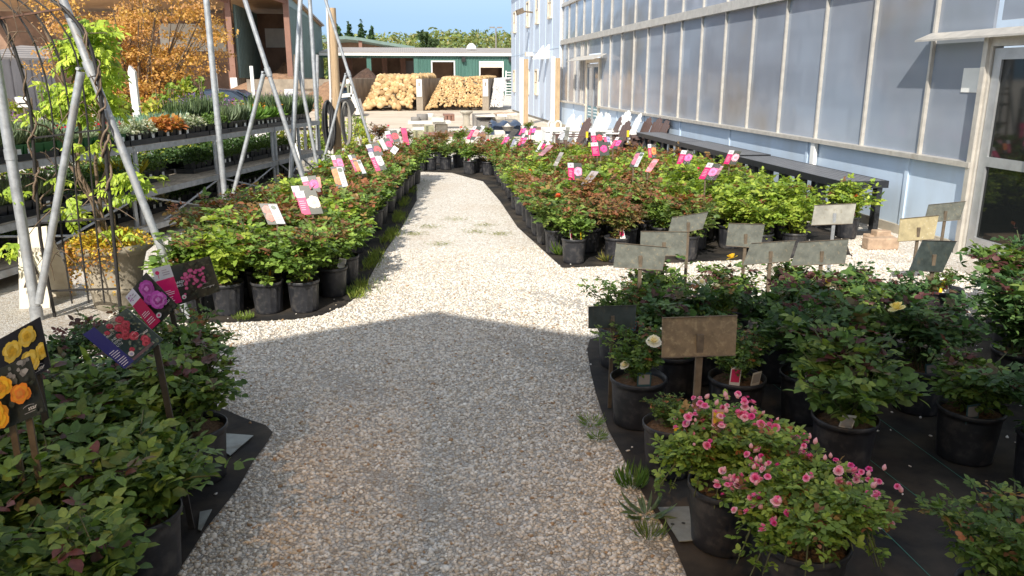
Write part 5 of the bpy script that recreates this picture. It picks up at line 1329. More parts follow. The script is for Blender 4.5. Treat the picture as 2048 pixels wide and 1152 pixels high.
def mound(n, rx, h, leaf, cols, seed, heads=None):
    r = np.random.default_rng(seed); d = r.normal(size=(n, 3)); d[:, 2] = abs(d[:, 2]); d /= np.linalg.norm(d, axis=1)[:, None]
    P = d * np.array([rx, rx, h]) * r.uniform(.5, 1.05, (n, 1)); D = d + r.normal(0, .6, (n, 3)); N_ = d * .5 + np.array([0, 0, 1.0]) + r.normal(0, .4, (n, 3))
    C = np.array(cols)[r.integers(0, len(cols), n)] * r.uniform(.65, 1.3, (n, 1)); L_ = leaf * r.uniform(.7, 1.3, n)
    if heads:
        k = heads[0]; P[:k] *= 1.12; C[:k] = np.array(heads[1]) * r.uniform(.8, 1.2, (k, 1)); L_[:k] = heads[2]
    return leaves_mesh('foliage', P, D, N_, L_, L_ * 1.1, C)
GG = [(.27, .34, .22), (.34, .41, .28), (.20, .27, .16)]
KINDS = {
 'lavender': ([tuft(150, .24, .11, .010, GG, i, (10, (.30, .10, .36), 1.05, .018)) for i in (1, 2)], 'grey green lavender with purple flowers'),
 'silver': ([mound(170, .085, .13, .035, [(.42, .45, .34), (.24, .32, .18), (.5, .5, .40)], i) for i in (3, 4)], 'white variegated foliage'),
 'dianthus': ([tuft(130, .13, .13, .008, GG, i, (5, (.62, .02, .05), 1.0, .024), .55) for i in (5, 6)], 'grey tufts with red flowers'),
 'coralbell': ([mound(110, .09, .12, .050, [(.52, .22, .05), (.42, .15, .05), (.55, .30, .08)], i) for i in (7, 8)], 'orange leaved coral bells'),
 'bluegrass': ([tuft(140, .20, .14, .008, [(.20, .34, .25), (.15, .27, .19), (.26, .40, .29)], i, None, .6) for i in (9, 10)], 'blue green grass'),
 'mound': ([mound(170, .10, .12, .028, [(.11, .19, .045), (.16, .25, .055), (.08, .13, .035)], i) for i in (11, 12)], 'low dark green plants'),
 'sage': ([tuft(190, .30, .16, .014, [(.15, .22, .11), (.21, .28, .14), (.11, .16, .09)], i, (9, (.20, .12, .32), 1.0, .016)) for i in (13, 14)], 'tall bushy sage'),
 'broad': ([tuft(40, .22, .16, .055, [(.12, .24, .04), (.17, .30, .05), (.08, .17, .03)], i, (2, (.75, .3, .05), .8, .03), .62) for i in (15, 16)], 'bright broad leaved plants'),
 'yellow': ([tuft(110, .20, .15, .010, [(.50, .46, .03), (.42, .40, .04), (.55, .5, .06)], i, None, .6) for i in (17, 18)], 'golden yellow grass'),
 'cream': ([mound(130, .085, .10, .035, [(.50, .46, .32), (.36, .36, .22), (.58, .54, .4)], i) for i in (19, 20)], 'cream coloured foliage'),
 'deep': ([mound(190, .12, .17, .034, [(.06, .12, .035), (.09, .16, .045), (.045, .09, .03)], i) for i in (21, 22)], 'dense dark green plants'),
}
def flatmeshes():
    b = MB(); L2, W2 = .255, .135
    b.box(-L2, L2, -W2, W2, 0, .012); b.box(-L2, L2, -W2, -W2 + .012, .012, .055); b.box(-L2, L2, W2 - .012, W2, .012, .055); b.box(-L2, -L2 + .012, -W2 + .012, W2 - .012, .012, .055); b.box(L2 - .012, L2, -W2 + .012, W2 - .012, .012, .055)
    tr = b.mesh('tray', M['blackplastic'])
    b = MB(); q = .058
    b.hexa([(-q * .75, -q * .75, 0), (q * .75, -q * .75, 0), (q * .75, q * .75, 0), (-q * .75, q * .75, 0), (-q, -q, .11), (q, -q, .11), (q, q, .11), (-q, q, .11)]); b.box(-q * 1.05, q * 1.05, -q * 1.05, q * 1.05, .1105, .122)
    pt = b.mesh('pot', M['blackplastic']); pg = pt.copy(); pg.materials.clear(); pg.materials.append(M['pot_green'])
    b = MB(); b.box(-.022, .022, -q * .93 - .008, -q * .93 - .004, .04, .085, (.75, .75, .75)); lb = b.mesh('price_label', M['white'])
    return tr, pt, pg, lb
TRAY, SPOT, SPOTG, PLAB = flatmeshes()
BANG = math.atan2(ED.y, ED.x)
SHN = {'t': 'top', 'm': 'middle', 'l': 'bottom'}
cnt = {}
def nflat(s, d, z, kind, shelf, row, green=False, sc=1.0):
    cnt[(shelf, row)] = cnt.get((shelf, row), 0) + 1
    p = bench(s, d, z); ms, words = KINDS[kind]
    t = thing('nursery_flat', '%s, %s flat along the %s row of the %s shelf' % (words, ORD[cnt[(shelf, row)] - 1], row, SHN[shelf]), 'nursery flat', p, BANG, 'nursery flats on the display benches')
    link('tray', TRAY, t)
    for k in range(4):
        x = -.185 + k * .123
        po = link('pot', SPOTG if green else SPOT, t, (x, -.05 if row == 'front' else .0, .013))
        link('foliage', ms[RND.randrange(2)], t, (x, -.05 if row == 'front' else 0, .125), (0, 0, RND.uniform(0, 6)), sc * RND.uniform(.85, 1.15))
        if row == 'front' and RND.random() < .45: link('price_label', PLAB, po)
ZT_, ZM_, ZL_ = 1.0, .52, .17
def shelf_s(px, z): 
    best = min(np.arange(-6, 9, .05), key=lambda s: abs(proj_px(bench(s, 0, z)) - px)); return best
def proj_px(v):
    z = v.z - CAMH; fw = v.x * math.sin(YAW) + v.y * math.cos(YAW); u = v.x * math.cos(YAW) - v.y * math.sin(YAW)
    return 1024 + FPX * u / (fw * math.cos(PITCH) - z * math.sin(PITCH))
def kind_at(px, table):
    for lim, k in table:
        if px < lim: return k
    return table[-1][1]
TOPF = [(60, 'lavender'), (150, 'lavender'), (235, 'dianthus'), (262, 'dianthus'), (318, 'silver'), (352, 'coralbell'), (380, 'dianthus'), (432, 'silver'), (470, 'mound'), (512, 'lavender'), (560, 'broad'), (700, 'sage')]
TOPB = [(150, 'lavender'), (250, 'bluegrass'), (400, 'bluegrass'), (440, 'silver'), (520, 'sage'), (575, 'broad'), (700, 'sage')]
MIDF = [(130, 'lavender'), (240, 'deep'), (330, 'yellow'), (420, 'mound'), (480, 'deep'), (700, 'mound')]
LOWF = [(60, 'deep'), (180, 'mound'), (290, 'deep'), (365, 'cream'), (430, 'deep'), (700, 'deep')]
for i in range(17):
    s = -4.0 + i * .53
    px = proj_px(bench(s, 0, ZT_))
    nflat(s, -.15, ZT_, kind_at(px, TOPF), 't', 'front', 60 < px < 275)
    nflat(s, -.43, ZT_, kind_at(px, TOPB), 't', 'back')
    if i < 8 or i % 7 != 3:
        k = kind_at(px, MIDF); nflat(s, -.15 if px < 240 else -.42, ZM_, k, 'm', 'front', False, 1.1 if k == 'yellow' else .9)
    if i > 3: nflat(s, -.70, ZM_, 'deep', 'm', 'back')
    nflat(s, -.42, ZL_, kind_at(px, LOWF), 'l', 'front', False, .9)
    if i % 3 != 1: nflat(s, -.70, ZL_, 'deep', 'l', 'back')
for (s0, s1, nm) in ((-4.35, -.06, 'near section at the left picture edge'), (-.02, 3.27, 'middle section behind the left rose bed'), (3.31, 5.0, 'far section below the white box')):
    t = thing('display_bench', 'three-tier plank and pipe display bench, %s' % nm, 'bench', bench(s0, 0, 0), 0, 'display benches along the left')
    for z, d0, d1, n in ((ZT_, .0, -.58, 4), (ZM_, .03, -.86, 6), (ZL_, .08, -.9, 7)):
        b = MB(); w_ = (d0 - d1) / n
        for k in range(n):
            c = bench((s0 + s1) / 2, d0 - w_ * (k + .5), z - .02); b.obox(c, ED * (s1 - s0) / 2, EN * (w_ / 2 - .004), (0, 0, .018))
        b.build('shelf', M['plank'], t)
        b = MB(); b.bar(bench(s0, d0 + .015, z - .035), bench(s1, d0 + .015, z - .035), .012, .06); b.build('shelf_rail', M['galv'], t)
    n = 3; ss = [s0 + .05 + (s1 - s0 - .1) * k / (n - 1) for k in range(n)]
    if s0 > -1: ss = [s0 + .02, (s0 + s1) / 2, s1 - .04]
    for s in ss:
        for d in (.0, -.85):
            b = MB(); b.tube([bench(s, d, 0), bench(s, d, ZT_ - .02 if d == 0 else ZM_ + .3)], .024, 8); b.build('leg', M['galv'], t)
        b = MB(); b.tube([bench(s, .02, ZM_ - .06), bench(s, -.86, ZM_ - .06)], .016, 8); b.build('crossbar', M['galv'], t)
    for a, c in zip(ss[:-1], ss[1:]):
        for z0, z1 in ((ZM_ - .05, .08), (.08, ZM_ - .05)):
            b = MB(); b.tube([bench(a, .035, z0), bench(c, .035, z1)], .012, 6); b.build('brace', M['galv'], t)
        b = MB(); b.tube([bench(a, -.87, ZT_ - .1), bench(c, -.87, ZM_)], .012, 6); b.build('brace', M['galv'], t)

# ------------------------------------------------------------------ planter, vine, iron arch, caution sign
PL = G(225, 622) + Vector((0, .14, 0))
t = thing('stone_planter', 'big tan concrete planter of yellow stonecrop beside the iron arch', 'planter', (PL.x, PL.y, 0))
b = MB(); b.lathe([(.150, 0), (.165, .015), (.172, .05), (.178, .13), (.190, .14), (.192, .165), (.184, .175), (.215, .33), (.240, .415), (.275, .44), (.295, .455), (.300, .475), (.290, .495), (.262, .50), (.25, .46)], 40, PL); b.build('pot', mat('planter_concrete', (.30, .265, .205), .9, noise=(7, .3), dirt=((.14, .12, .09), 4, .5, .8), bump=(50, .5, .01)), t)
me = mound(2400, .29, .12, .024, [(.74, .55, .06), (.68, .45, .06), (.58, .32, .08), (.36, .36, .05), (.78, .62, .08)], 77); link('stonecrop', me, t, (0, 0, .47))
r = np.random.default_rng(5); n = 700; a = r.uniform(2.6, 5.2, n); P = np.stack([.30 * np.cos(a), .30 * np.sin(a), .50 - r.uniform(0, 1, n) ** 1.6 * .22 * (1 + .6 * np.sin(a * 9))], 1); nn = r.normal(size=(n, 3)) + np.array([0, -.5, .8])
link('stonecrop', leaves_mesh('stonecrop', P, r.normal(size=(n, 3)), nn, np.full(n, .024), np.full(n, .026), np.array([(.5, .22, .06), (.55, .33, .06), (.3, .22, .05)])[r.integers(0, 3, n)]), t)
AR1 = [(110, 634), (95, 560), (80, 470), (70, 340), (62, 225), (48, 160), (25, 85), (0, 38), (-40, -5), (-110, -50)]
AR2 = [(242, 632), (235, 560), (225, 450), (214, 340), (207, 240), (196, 150), (180, 88), (160, 52), (135, 22), (105, 0), (60, -22), (0, -45)]
YA1, YA2 = G(110, 634).y, 5.70
arc1 = [A(x, y, YA1) for x, y in AR1]; arc2 = [A(x, y, YA2) for x, y in AR2]
t = thing('iron_arch', 'black iron garden arch with ladder sides standing on the gravel', 'arch', (arc1[0].x, arc1[0].y, 0))
def resample(P, n):
    P = [Vector(p) for p in P]; L_ = [0]
    for a, c in zip(P[:-1], P[1:]): L_.append(L_[-1] + (c - a).length)
    out = []
    for i in range(n):
        s = L_[-1] * i / (n - 1); k = max(j for j in range(len(L_)) if L_[j] <= s + 1e-9); k = min(k, len(P) - 2); out.append(P[k].lerp(P[k + 1], (s - L_[k]) / (L_[k + 1] - L_[k])))
    return out
q1, q2 = resample(arc1, 26), resample(arc2, 26)
b = MB(); b.tube(q1, .012, 8); b.build('hoop', M['black_iron'], t)
b = MB(); b.tube(q2, .013, 8); b.build('hoop', M['black_iron'], t)
for f in (.3, .55, .78):
    b = MB(); b.tube([p.lerp(q, f) for p, q in zip(q1[1:], q2[1:])], .006, 6); b.build('rod', M['black_iron'], t)
for k, m in ((2, 'black_iron'), (7, 'black_iron'), (13, 'black_iron'), (21, 'rust_iron'), (24, 'rust_iron')):
    b = MB(); b.bar(q1[k], q2[k], .02, .012); b.build('crossbar', M[m], t)
sp = Vector((-.18, .12, 0))
# vine stems twist up from the planter and wander over the arch
t = thing('wisteria_vine', 'twisted wisteria vine with bright yellow green leaves climbing the iron arch', 'vine', (PL.x, PL.y, .5))
r = random.Random(12); b = MB()
ctrl = [[(222, 500), (205, 430), (150, 345), (128, 300), (132, 240), (150, 120), (170, 70)], [(226, 500), (215, 440), (190, 370), (196, 300), (200, 220), (190, 130), (150, 40)],
        [(220, 500), (190, 420), (165, 350), (160, 260), (120, 150), (95, 60), (70, 10)], [(228, 505), (222, 450), (208, 380), (212, 300), (207, 200), (185, 95)],
        [(215, 480), (180, 400), (150, 330), (140, 280), (75, 225), (30, 205), (-10, 190)], [(132, 300), (110, 262), (70, 245), (20, 240), (-10, 235)], [(225, 470), (222, 410), (214, 330), (218, 250), (190, 170)],
        [(205, 420), (172, 390), (150, 340), (132, 180), (100, 110), (75, 60), (40, 15)], [(110, 400), (78, 420), (90, 385), (110, 350), (90, 300)]]
for i, c in enumerate(ctrl):
    Yv = PL.y + r.uniform(-.12, .18); pts = [A(x + r.uniform(-4, 4), y, Yv + r.uniform(-.05, .05)) for x, y in c]; pts = resample(pts, 22)
    pts = [p + Vector((.018 * math.sin(k * 1.1 + i), .018 * math.cos(k * 1.1 + i), 0)) for k, p in enumerate(pts)]
    r0 = .016 if i < 4 else .008; b.tube(pts, [r0 * (1 - .6 * k / 21) for k in range(22)], 6)
for hoop, k0, k1 in ((q1, 8, 26), (q2, 9, 26), (q2, 11, 24)):     # vine stems wound round the hoops
    hp = resample(hoop[k0:k1], 60); ph = r.uniform(0, 6)
    b.tube([p + Vector((.024 * math.cos(k * .55 + ph) + r.gauss(0, .004), .024 * math.sin(k * .55 + ph), .012 * math.sin(k * .8 + ph))) for k, p in enumerate(hp)], [.009 - .0001 * k for k in range(60)], 5)
for i in range(70):                            # thin bare twigs
    f = r.uniform(0, 1); k = r.randrange(3, 24); p = q1[k].lerp(q2[k], f); d = Vector((r.gauss(0, .10), r.gauss(0, .05), r.gauss(-.03, .10)))
    b.tube([p, p + d * .5 + Vector((0, 0, .02)), p + d], [.004, .003, .002], 4)
b.build('stem', M['bark'], t)
P, D, N_, L_, W_, C_ = [], [], [], [], [], []
rn = np.random.default_rng(8); pal = np.array(PAL['wist'])
for (cx, cy, sx_, sy_, n) in ((178, 50, 26, 18, 46), (195, 75, 16, 20, 26), (212, 150, 10, 22, 18), (165, 85, 34, 22, 60), (150, 115, 24, 16, 30), (200, 95, 14, 18, 22), (205, 130, 12, 10, 8), (160, 175, 40, 16, 46), (150, 205, 28, 24, 46), (195, 185, 16, 14, 24), (205, 150, 14, 12, 10), (120, 195, 20, 16, 16), (250, 350, 24, 14, 20), (258, 385, 26, 10, 14), (292, 352, 12, 8, 5), (138, 410, 10, 26, 14), (250, 462, 26, 12, 16), (185, 285, 16, 10, 8), (118, 355, 6, 5, 3), (8, 380, 12, 10, 8), (15, 495, 14, 12, 10), (90, 215, 18, 14, 10), (215, 210, 14, 12, 8)):
    for i in range(n):
        p = np.array(A(cx + rn.normal(0, sx_ * .55), cy + rn.normal(0, sy_ * .55), PL.y + rn.normal(0, .12))); az = rn.uniform(0, 6.28)
        d = nrm(np.array([math.cos(az), math.sin(az) * .8 - .3, rn.uniform(-.9, .1)])); ln = rn.uniform(.10, .17); up = nrm(np.array([rn.normal(0, .4), -.5 + rn.normal(0, .4), .8])); side = nrm(np.cross(up, d)); base = pal[rn.integers(0, 4)]
        for k in range(5):
            for s in ((1, -1) if k < 4 else (0,)):
                f = .25 + .19 * k; P.append(p + d * ln * f); D.append(nrm(d * (.6 if s else 1) + side * s + np.array([0, 0, -.35]))); N_.append(up + rn.normal(0, .2, 3)); l = rn.uniform(.042, .060); L_.append(l); W_.append(l * .75); C_.append(base * rn.uniform(.75, 1.25))
me = leaves_mesh('foliage', P, D, N_, L_, W_, C_); me.transform(Matrix.Translation(-OFF[t])); link('foliage', me, t)
# caution sign: two hinged cream boards
sh = Sheet([(35, 458), (93, 452), (100, 627), (39, 632)], 6.22, .16)
c0 = sh.S(.5, 1); t = thing('caution_sign', 'cream plastic wet floor caution stand behind the nearest pipe post', 'caution sign', (c0.x, c0.y, 0))
b = sh.plate(.02); b.build('front_board', M['caution'], t)
b = MB(); q = [sh.S(0.02, .02), sh.S(1, .02), sh.S(1.12, 1) + Vector((.04, .34, 0)), sh.S(.1, 1) + Vector((.04, .34, 0))]; b.prism([p + Vector((0, .03, 0)) for p in q], (0, .02, 0)); b.build('back_board', M['caution'], t)
def tri(rad, cx=.5, cy=.56): return [(cx + 1.12 * rad * math.cos(a), cy + .55 * rad * math.sin(a) + .02) for a in (-math.pi / 2, math.pi / 6, 5 * math.pi / 6)]
inkc = lin('4a4038')
sh.poly(tri(.36), inkc); sh.poly(tri(.25), lin('e8dcc6')); sh.rect(.36, .60, .62, .615, inkc); sh.poly([(.5, .50), (.62, .53), (.60, .545), (.50, .52)], inkc); sh.poly([(.48, .53), (.60, .57), (.58, .585), (.48, .545)], inkc); sh.disc(.46, .49, .016, inkc)
sh.rect(.55, .80, .72, .835, lin('d23a4a'))
sh.mb.build('printed_mark', M['card'], t, True)
mi = mat('grey_ink', inkc, .5)
sh.text('CAUTION', .10, .285, .075, mi, t, 0, .92); sh.text('WET', .36, .70, .05, mi, t); sh.text('FLOOR', .26, .755, .05, mi, t)

# ------------------------------------------------------------------ plants behind the benches, orange tree, car, loader
def shrub(x, y, h, rad, cols, label, seed, n=700, size=.05, group='shrubs behind the display benches'):
    t = thing('shrub', label, 'shrub', (x, y, 0), 0, group); r = random.Random(seed)
    b = MB()
    for k in range(4): a = r.uniform(0, 6.28); b.tube([(x, y, 0), (x + rad * .4 * math.cos(a), y + rad * .4 * math.sin(a), h * .55), (x + rad * .6 * math.cos(a), y + rad * .6 * math.sin(a), h * .9)], [.02, .012, .006], 5)
    b.build('stem', M['bark'], t)
    C = []; R = []
    for k in range(9): a = r.uniform(0, 6.28); q = rad * r.uniform(0, .75); z = h * r.uniform(.25, .9); C.append((x + q * math.cos(a), y + q * math.sin(a), z)); s = rad * r.uniform(.3, .5); R.append((s, s, s * r.uniform(.8, 1.3)))
    C.append((x, y, h * .5)); R.append((rad * .75, rad * .75, h * .42))
    cloud('foliage', C, R, n, size, cols, M['leaf_far'], seed, t, .35, .8, 1.2)
YG_ = [(.36, .40, .06), (.28, .34, .05), (.44, .44, .07), (.20, .27, .045)]; GR_ = [(.20, .30, .055), (.15, .24, .045), (.27, .36, .07)]; RB_ = [(.26, .18, .05), (.2, .2, .05), (.15, .17, .04)]
k = 0
for (px, py, Y, wd, cols, n) in ((-15, 182, 11.4, 60, YG_, 700), (40, 190, 11.6, 60, YG_, 800), (95, 178, 11.8, 60, GR_, 800), (150, 182, 12.0, 56, YG_, 800), (225, 185, 12.4, 56, YG_, 900), (322, 170, 12.8, 60, GR_, 900), (360, 160, 13.2, 44, YG_, 900), (395, 150, 13.6, 30, GR_, 700), (376, 142, 13.6, 20, GR_, 500), (300, 200, 12.2, 70, YG_, 900), (430, 185, 14.2, 40, YG_, 800), (350, 195, 12.6, 70, YG_, 900), (200, 200, 12.1, 60, GR_, 700), (470, 200, 14.6, 40, GR_, 600)):
    c = A(px, py, Y); k += 1
    shrub(c.x, Y, c.z + .12, wd / 1600 * Y / 2 * 1.15, cols, 'leafy spring green shrub behind the benches, number word %s from the picture edge'.replace('number word ', '') % ORD[k - 1], 100 + k, n, .045)
k = 0
for (px, py, Y, wd, cols) in ((430, 262, 14.5, 60, YG_), (500, 262, 16, 60, RB_), (560, 268, 17, 50, YG_), (615, 265, 18, 44, YG_), (640, 240, 19.5, 40, YG_), (700, 250, 20, 50, YG_), (720, 235, 21, 36, GR_), (640, 290, 17.5, 36, GR_), (700, 285, 18.5, 40, YG_), (735, 270, 19.5, 26, YG_), (636, 190, 23, 16, YG_), (540, 292, 15.5, 60, RB_), (460, 300, 13.6, 60, YG_), (350, 300, 13.2, 60, YG_), (270, 310, 12.4, 60, RB_)):
    c = A(px, py, Y); k += 1
    shrub(c.x, Y, max(.35, c.z + .12), wd / 1600 * Y / 2 * 1.15, cols, 'low loose yellow green plant beyond the benches, %s of the row' % ORD[k - 1], 140 + k, 500, .035, 'low plants beyond the benches')
# orange tree
YO = 15.0; base = A(275, 262, YO); ox = base.x
t = thing('orange_tree', 'orange leaved multi-stem tree behind the benches', 'tree', (ox, YO, 0)); r = random.Random(31); b = MB(); C = []; R = []
for i in range(24):
    a = r.uniform(0, 6.28); px = 262 + (i / 23 - .5) * 290 + r.uniform(-12, 12); py = -15 + (abs(px - 265) / 165) ** 1.5 * 65 + r.uniform(0, 1) ** 1.5 * 80; e = A(px, py, YO + math.sin(a) * 1.0)
    m1 = Vector((ox, YO, 0)).lerp(e, .45) + Vector((0, 0, .25)); pts = resample([Vector((ox + .05 * math.cos(a), YO + .05 * math.sin(a), 0)), Vector((ox, YO, .55)).lerp(m1, .5), m1, e], 8); b.tube(pts, [.05 * (1 - .85 * k / 7) for k in range(8)], 6)
    for j in range(7):
        q = pts[r.randrange(3, 8)] + Vector((r.gauss(0, .24), r.gauss(0, .25), r.gauss(.04, .10))); b.tube([pts[5], q], [.008, .003], 4); C.append(tuple(q)); s = r.uniform(.16, .30); R.append((s * 1.5, s * 1.4, s * .55))
b.build('trunk', M['bark'], t)
cloud('crown', C, R, 28000, .026, [(.56, .30, .085), (.61, .37, .105), (.48, .26, .085), (.56, .32, .15)], M['leaf_far'], 33, t, .2, 1.2, 1.3)
p = A(277, 250, 13.4); z = A(274, 143, 13.4).z
t = thing('white_stake_post', 'pale square post standing in front of the orange tree', 'post', (p.x, 13.4, 0)); b = MB(); b.box(p.x - .05, p.x + .05, 13.35, 13.45, 0, z); b.prism([(p.x - .05, 13.35, z), (p.x + .05, 13.35, z), (p.x - .02, 13.35, z + .09)], (0, .1, 0)); b.build('post', M['white'], t)
p = A(46, 205, 11.5); t = thing('price_board', 'small white price board behind the iron arch', 'sign', (p.x, 11.5, 0)); b = MB(); b.box(p.x - .09, p.x + .09, 11.49, 11.51, p.z - .06, p.z + .07); b.build('board', M['white'], t); b = MB(); b.box(p.x - .05, p.x + .05, 11.483, 11.489, p.z - .02, p.z + .0); b.build('printed_mark', M['ink'], t); b = MB(); b.box(p.x - .012, p.x + .012, 11.5, 11.515, 0, p.z - .06); b.build('stake', M['stake'], t)
for px, pt_ in ((435, 130), (508, 132)):
    p = A(px, 200, 20.0); z = A(px, pt_, 20.0).z; t = thing('white_stake_post', 'thin pale post before the tall shed, %s' % ('left one' if px < 450 else 'right one'), 'post', (p.x, 20, 0)); b = MB(); b.box(p.x - .035, p.x + .035, 19.96, 20.04, 0, z); b.build('post', M['white'], t)
# dark car
YC = 30.0; c = A(455, 200, YC); hz = A(455, 177, YC).z; cx = c.x
t = thing('parked_car', 'dark blue car mostly hidden behind the lavender', 'car', (cx, YC, 0)); k = 1.75
prof = [(-2.2, .45), (-2.2, .85), (-1.6, .95), (-1.0, 1.38), (-.4, 1.46), (.4, 1.40), (1.0, .98), (2.1, .82), (2.2, .5), (1.9, .3), (-2.0, .3)]
zk = hz / 1.46
b = MB(); b.prism([(cx + x, YC - .85, z * zk) for x, z in prof], (0, 1.7, 0)); b.build('body', M['carpaint'], t)
b = MB(); b.prism([(cx + x, YC - .87, z * zk) for x, z in ((-1.35, .98), (-.95, 1.32), (-.35, 1.40), (.32, 1.34), (.82, 1.0))], (0, 1.74, 0)); b.build('side_window', M['carglass'], t)
b = MB(); b.prism([(cx + .46, YC - .7, 1.39 * zk), (cx + 1.0, YC - .75, 1.02 * zk), (cx + 1.0, YC + .75, 1.02 * zk), (cx + .46, YC + .7, 1.39 * zk)], (.02, 0, .02)); b.build('windscreen', M['carglass'], t)
for x in (-1.35, 1.35):
    for yv in (-.86, .86):
        b = MB(); b.tube([(cx + x, YC + yv - .1, .32), (cx + x, YC + yv + .1, .32)], .32, 16); w_ = b.build('wheel', M['rubber'], t); b = MB(); b.tube([(cx + x, YC + yv - .115, .32), (cx + x, YC + yv + .115, .32)], .18, 12); b.build('rim', M['alu'], w_)
# skid steer loader
YL = 36.0; a0 = A(660, 222, YL); a1 = A(706, 172, YL); w_ = a1.x - a0.x; H_ = a1.z
t = thing('skid_loader', 'white skid steer loader between the hose pole and the boulder bin', 'loader', (a0.x + w_ / 2, YL, 0)); x0 = a0.x
b = MB(); b.prism([(x0, YL, .35), (x0 + w_ * .85, YL, .35), (x0 + w_ * .8, YL, H_ * .55), (x0 + w_ * .1, YL, H_ * .62), (x0, YL, H_ * .5)], (0, 1.3, 0)); b.build('body', M['loader'], t)
b = MB()
for xx in (.38, .78):
    for yv in (.1, 1.15): b.bar((x0 + w_ * xx, YL + yv, H_ * .5), (x0 + w_ * xx, YL + yv, H_), .08, .08)
b.box(x0 + w_ * .34, x0 + w_ * .84, YL + .05, YL + 1.25, H_, H_ + .08); b.build('cab', mat('olive_cab', (.20, .21, .15), .6), t)
b = MB(); b.box(x0 + w_ * .42, x0 + w_ * .74, YL + .3, YL + 1.0, H_ * .5, H_ * .95); b.build('cab_glass', M['carglass'], t)
b = MB(); b.bar((x0 + w_ * .15, YL - .12, H_ * .66), (x0 + w_ * .95, YL - .12, H_ * .72), .12, .16); b.bar((x0 + w_ * .95, YL - .12, H_ * .74), (x0 + w_ * 1.12, YL - .12, .4), .12, .18); b.prism([(x0 + w_ * 1.05, YL - .3, .1), (x0 + w_ * 1.35, YL - .3, .1), (x0 + w_ * 1.2, YL - .3, .75)], (0, 1.8, 0)); b.build('loader_arm', M['loader'], t)
for xx in (.22, .68):
    b = MB(); b.tube([(x0 + w_ * xx, YL - .2, .38), (x0 + w_ * xx, YL + .05, .38)], .38, 16); b.build('wheel', M['rubber'], t)

# ------------------------------------------------------------------ chairs and black benches along the greenhouse
def chair_meshes(m):
    out = []
    b = MB()
    for k in range(5): x = -.42 + k * .12; b.obox((x, 0, .36 - .035 * k), (.052, 0, -.012), (0, .26, 0), (0, 0, .011))
    out.append(('seat', b.mesh('seat', m)))
    b = MB(); d = Vector((.36, 0, .88)).normalized()
    for k in range(5):
        yv = (k - 2) * .118; ln = (.74, .83, .87, .83, .74)[k]; p = Vector((.05, yv * .88, .20)); q = Vector((.05, yv * 1.02, .20)) + d * ln
        n = Vector((d.z, 0, -d.x)) * .011; s = Vector((0, .052, 0)); s0 = Vector((0, .046, 0)); e = d * .03
        a = -1 if k < 2 else (1 if k > 2 else 0)
        top = [q - s - (e * 2.2 if a < 0 else e * .3), q - s * .5 + (e * .2), q + s * .5 + e * .2, q + s - (e * 2.2 if a > 0 else e * .3)]
        b.prism([p - s0 - n, *[v - n for v in top], p + s0 - n], n * 2)
    b.bar(Vector((.05, -.24, .20)) + d * .45 + Vector((.025, 0, -.01)), Vector((.05, .24, .20)) + d * .45 + Vector((.025, 0, -.01)), .03, .07)
    b.bar(Vector((.05, -.24, .20)) + d * .70 + Vector((.025, 0, -.01)), Vector((.05, .24, .20)) + d * .70 + Vector((.025, 0, -.01)), .03, .05)
    out.append(('backrest', b.mesh('backrest', m)))
    for s in (-1, 1):
        b = MB(); b.prism([(-.52, s * .37 - .07, .55), (.30, s * .37 - .045, .53), (.30, s * .37 + .045, .53), (-.52, s * .37 + .07, .55)], (0, 0, .025)); out.append(('arm', b.mesh('arm', m)))
        b = MB(); b.box(-.46, -.36, s * .33 - .015, s * .33 + .015, 0, .545); out.append(('leg', b.mesh('leg', m)))
        b = MB(); b.prism([(-.44, s * .29 - .013, .24), (-.44, s * .29 - .013, .36), (.10, s * .29 - .013, .19), (.44, s * .29 - .013, .06), (.44, s * .29 - .013, 0), (.36, s * .29 - .013, 0)], (0, .026, 0)); out.append(('leg', b.mesh('leg', m)))
    return out
CH = {'white': chair_meshes(M['white_chair']), 'brown': chair_meshes(M['brown_chair'])}
chairs = [('white', 1148, 230, 19.6, 'leftmost of all the white ones'), ('white', 1162, 233, 18.9, 'second white one from the left'), ('white', 1203, 226, 18.8, 'third white one, before the far door'), ('white', 1219, 229, 18.1, 'fourth white one, right of the far door'),
          ('white', 1259, 223, 17.9, 'tallest looking white one in the middle'), ('white', 1281, 228, 17.3, 'rightmost white one'),
          ('brown', 1180, 237, 17.3, 'leftmost brown one before the far door'), ('brown', 1242, 235, 17.4, 'brown one between the white pairs'), ('brown', 1259, 243, 16.3, 'brown one in front of the white pair'),
          ('brown', 1301, 236, 17.0, 'left one of the three brown chairs at the wall'), ('brown', 1322, 237, 16.5, 'middle one of the three brown chairs at the wall'), ('brown', 1336, 240, 16.1, 'right one of the three brown chairs at the wall')]
for (c, px, py, Y, lab) in chairs:
    top = A(px, py, Y); sc = max(.8, min(1.05, top.z / .99))
    t = thing('garden_chair', '%s slatted garden chair, %s' % (c, lab), 'chair', (top.x - .38 * sc, Y, 0), math.radians(RND.uniform(-6, 8)), 'slatted garden chairs by the greenhouse')
    t.scale = (sc,) * 3
    for nm, me in CH[c]: link(nm, me, t)
for i, (px, py, Y) in enumerate(((1174, 270, 17.2), (1256, 268, 16.2), (1166, 252, 18.7))):
    p = A(px, py, Y - .45); o = link('hang_tag', tagmesh((.80, .55, .03), None, .13, .05), None, (p.x, p.y, p.z - .06)); tag(o, ('yellow hang tag on the leftmost brown garden chair', 'yellow hang tag on the brown chair in front of the white pair', 'small yellow tag on the second white garden chair')[i], 'tag', 'yellow hang tags')
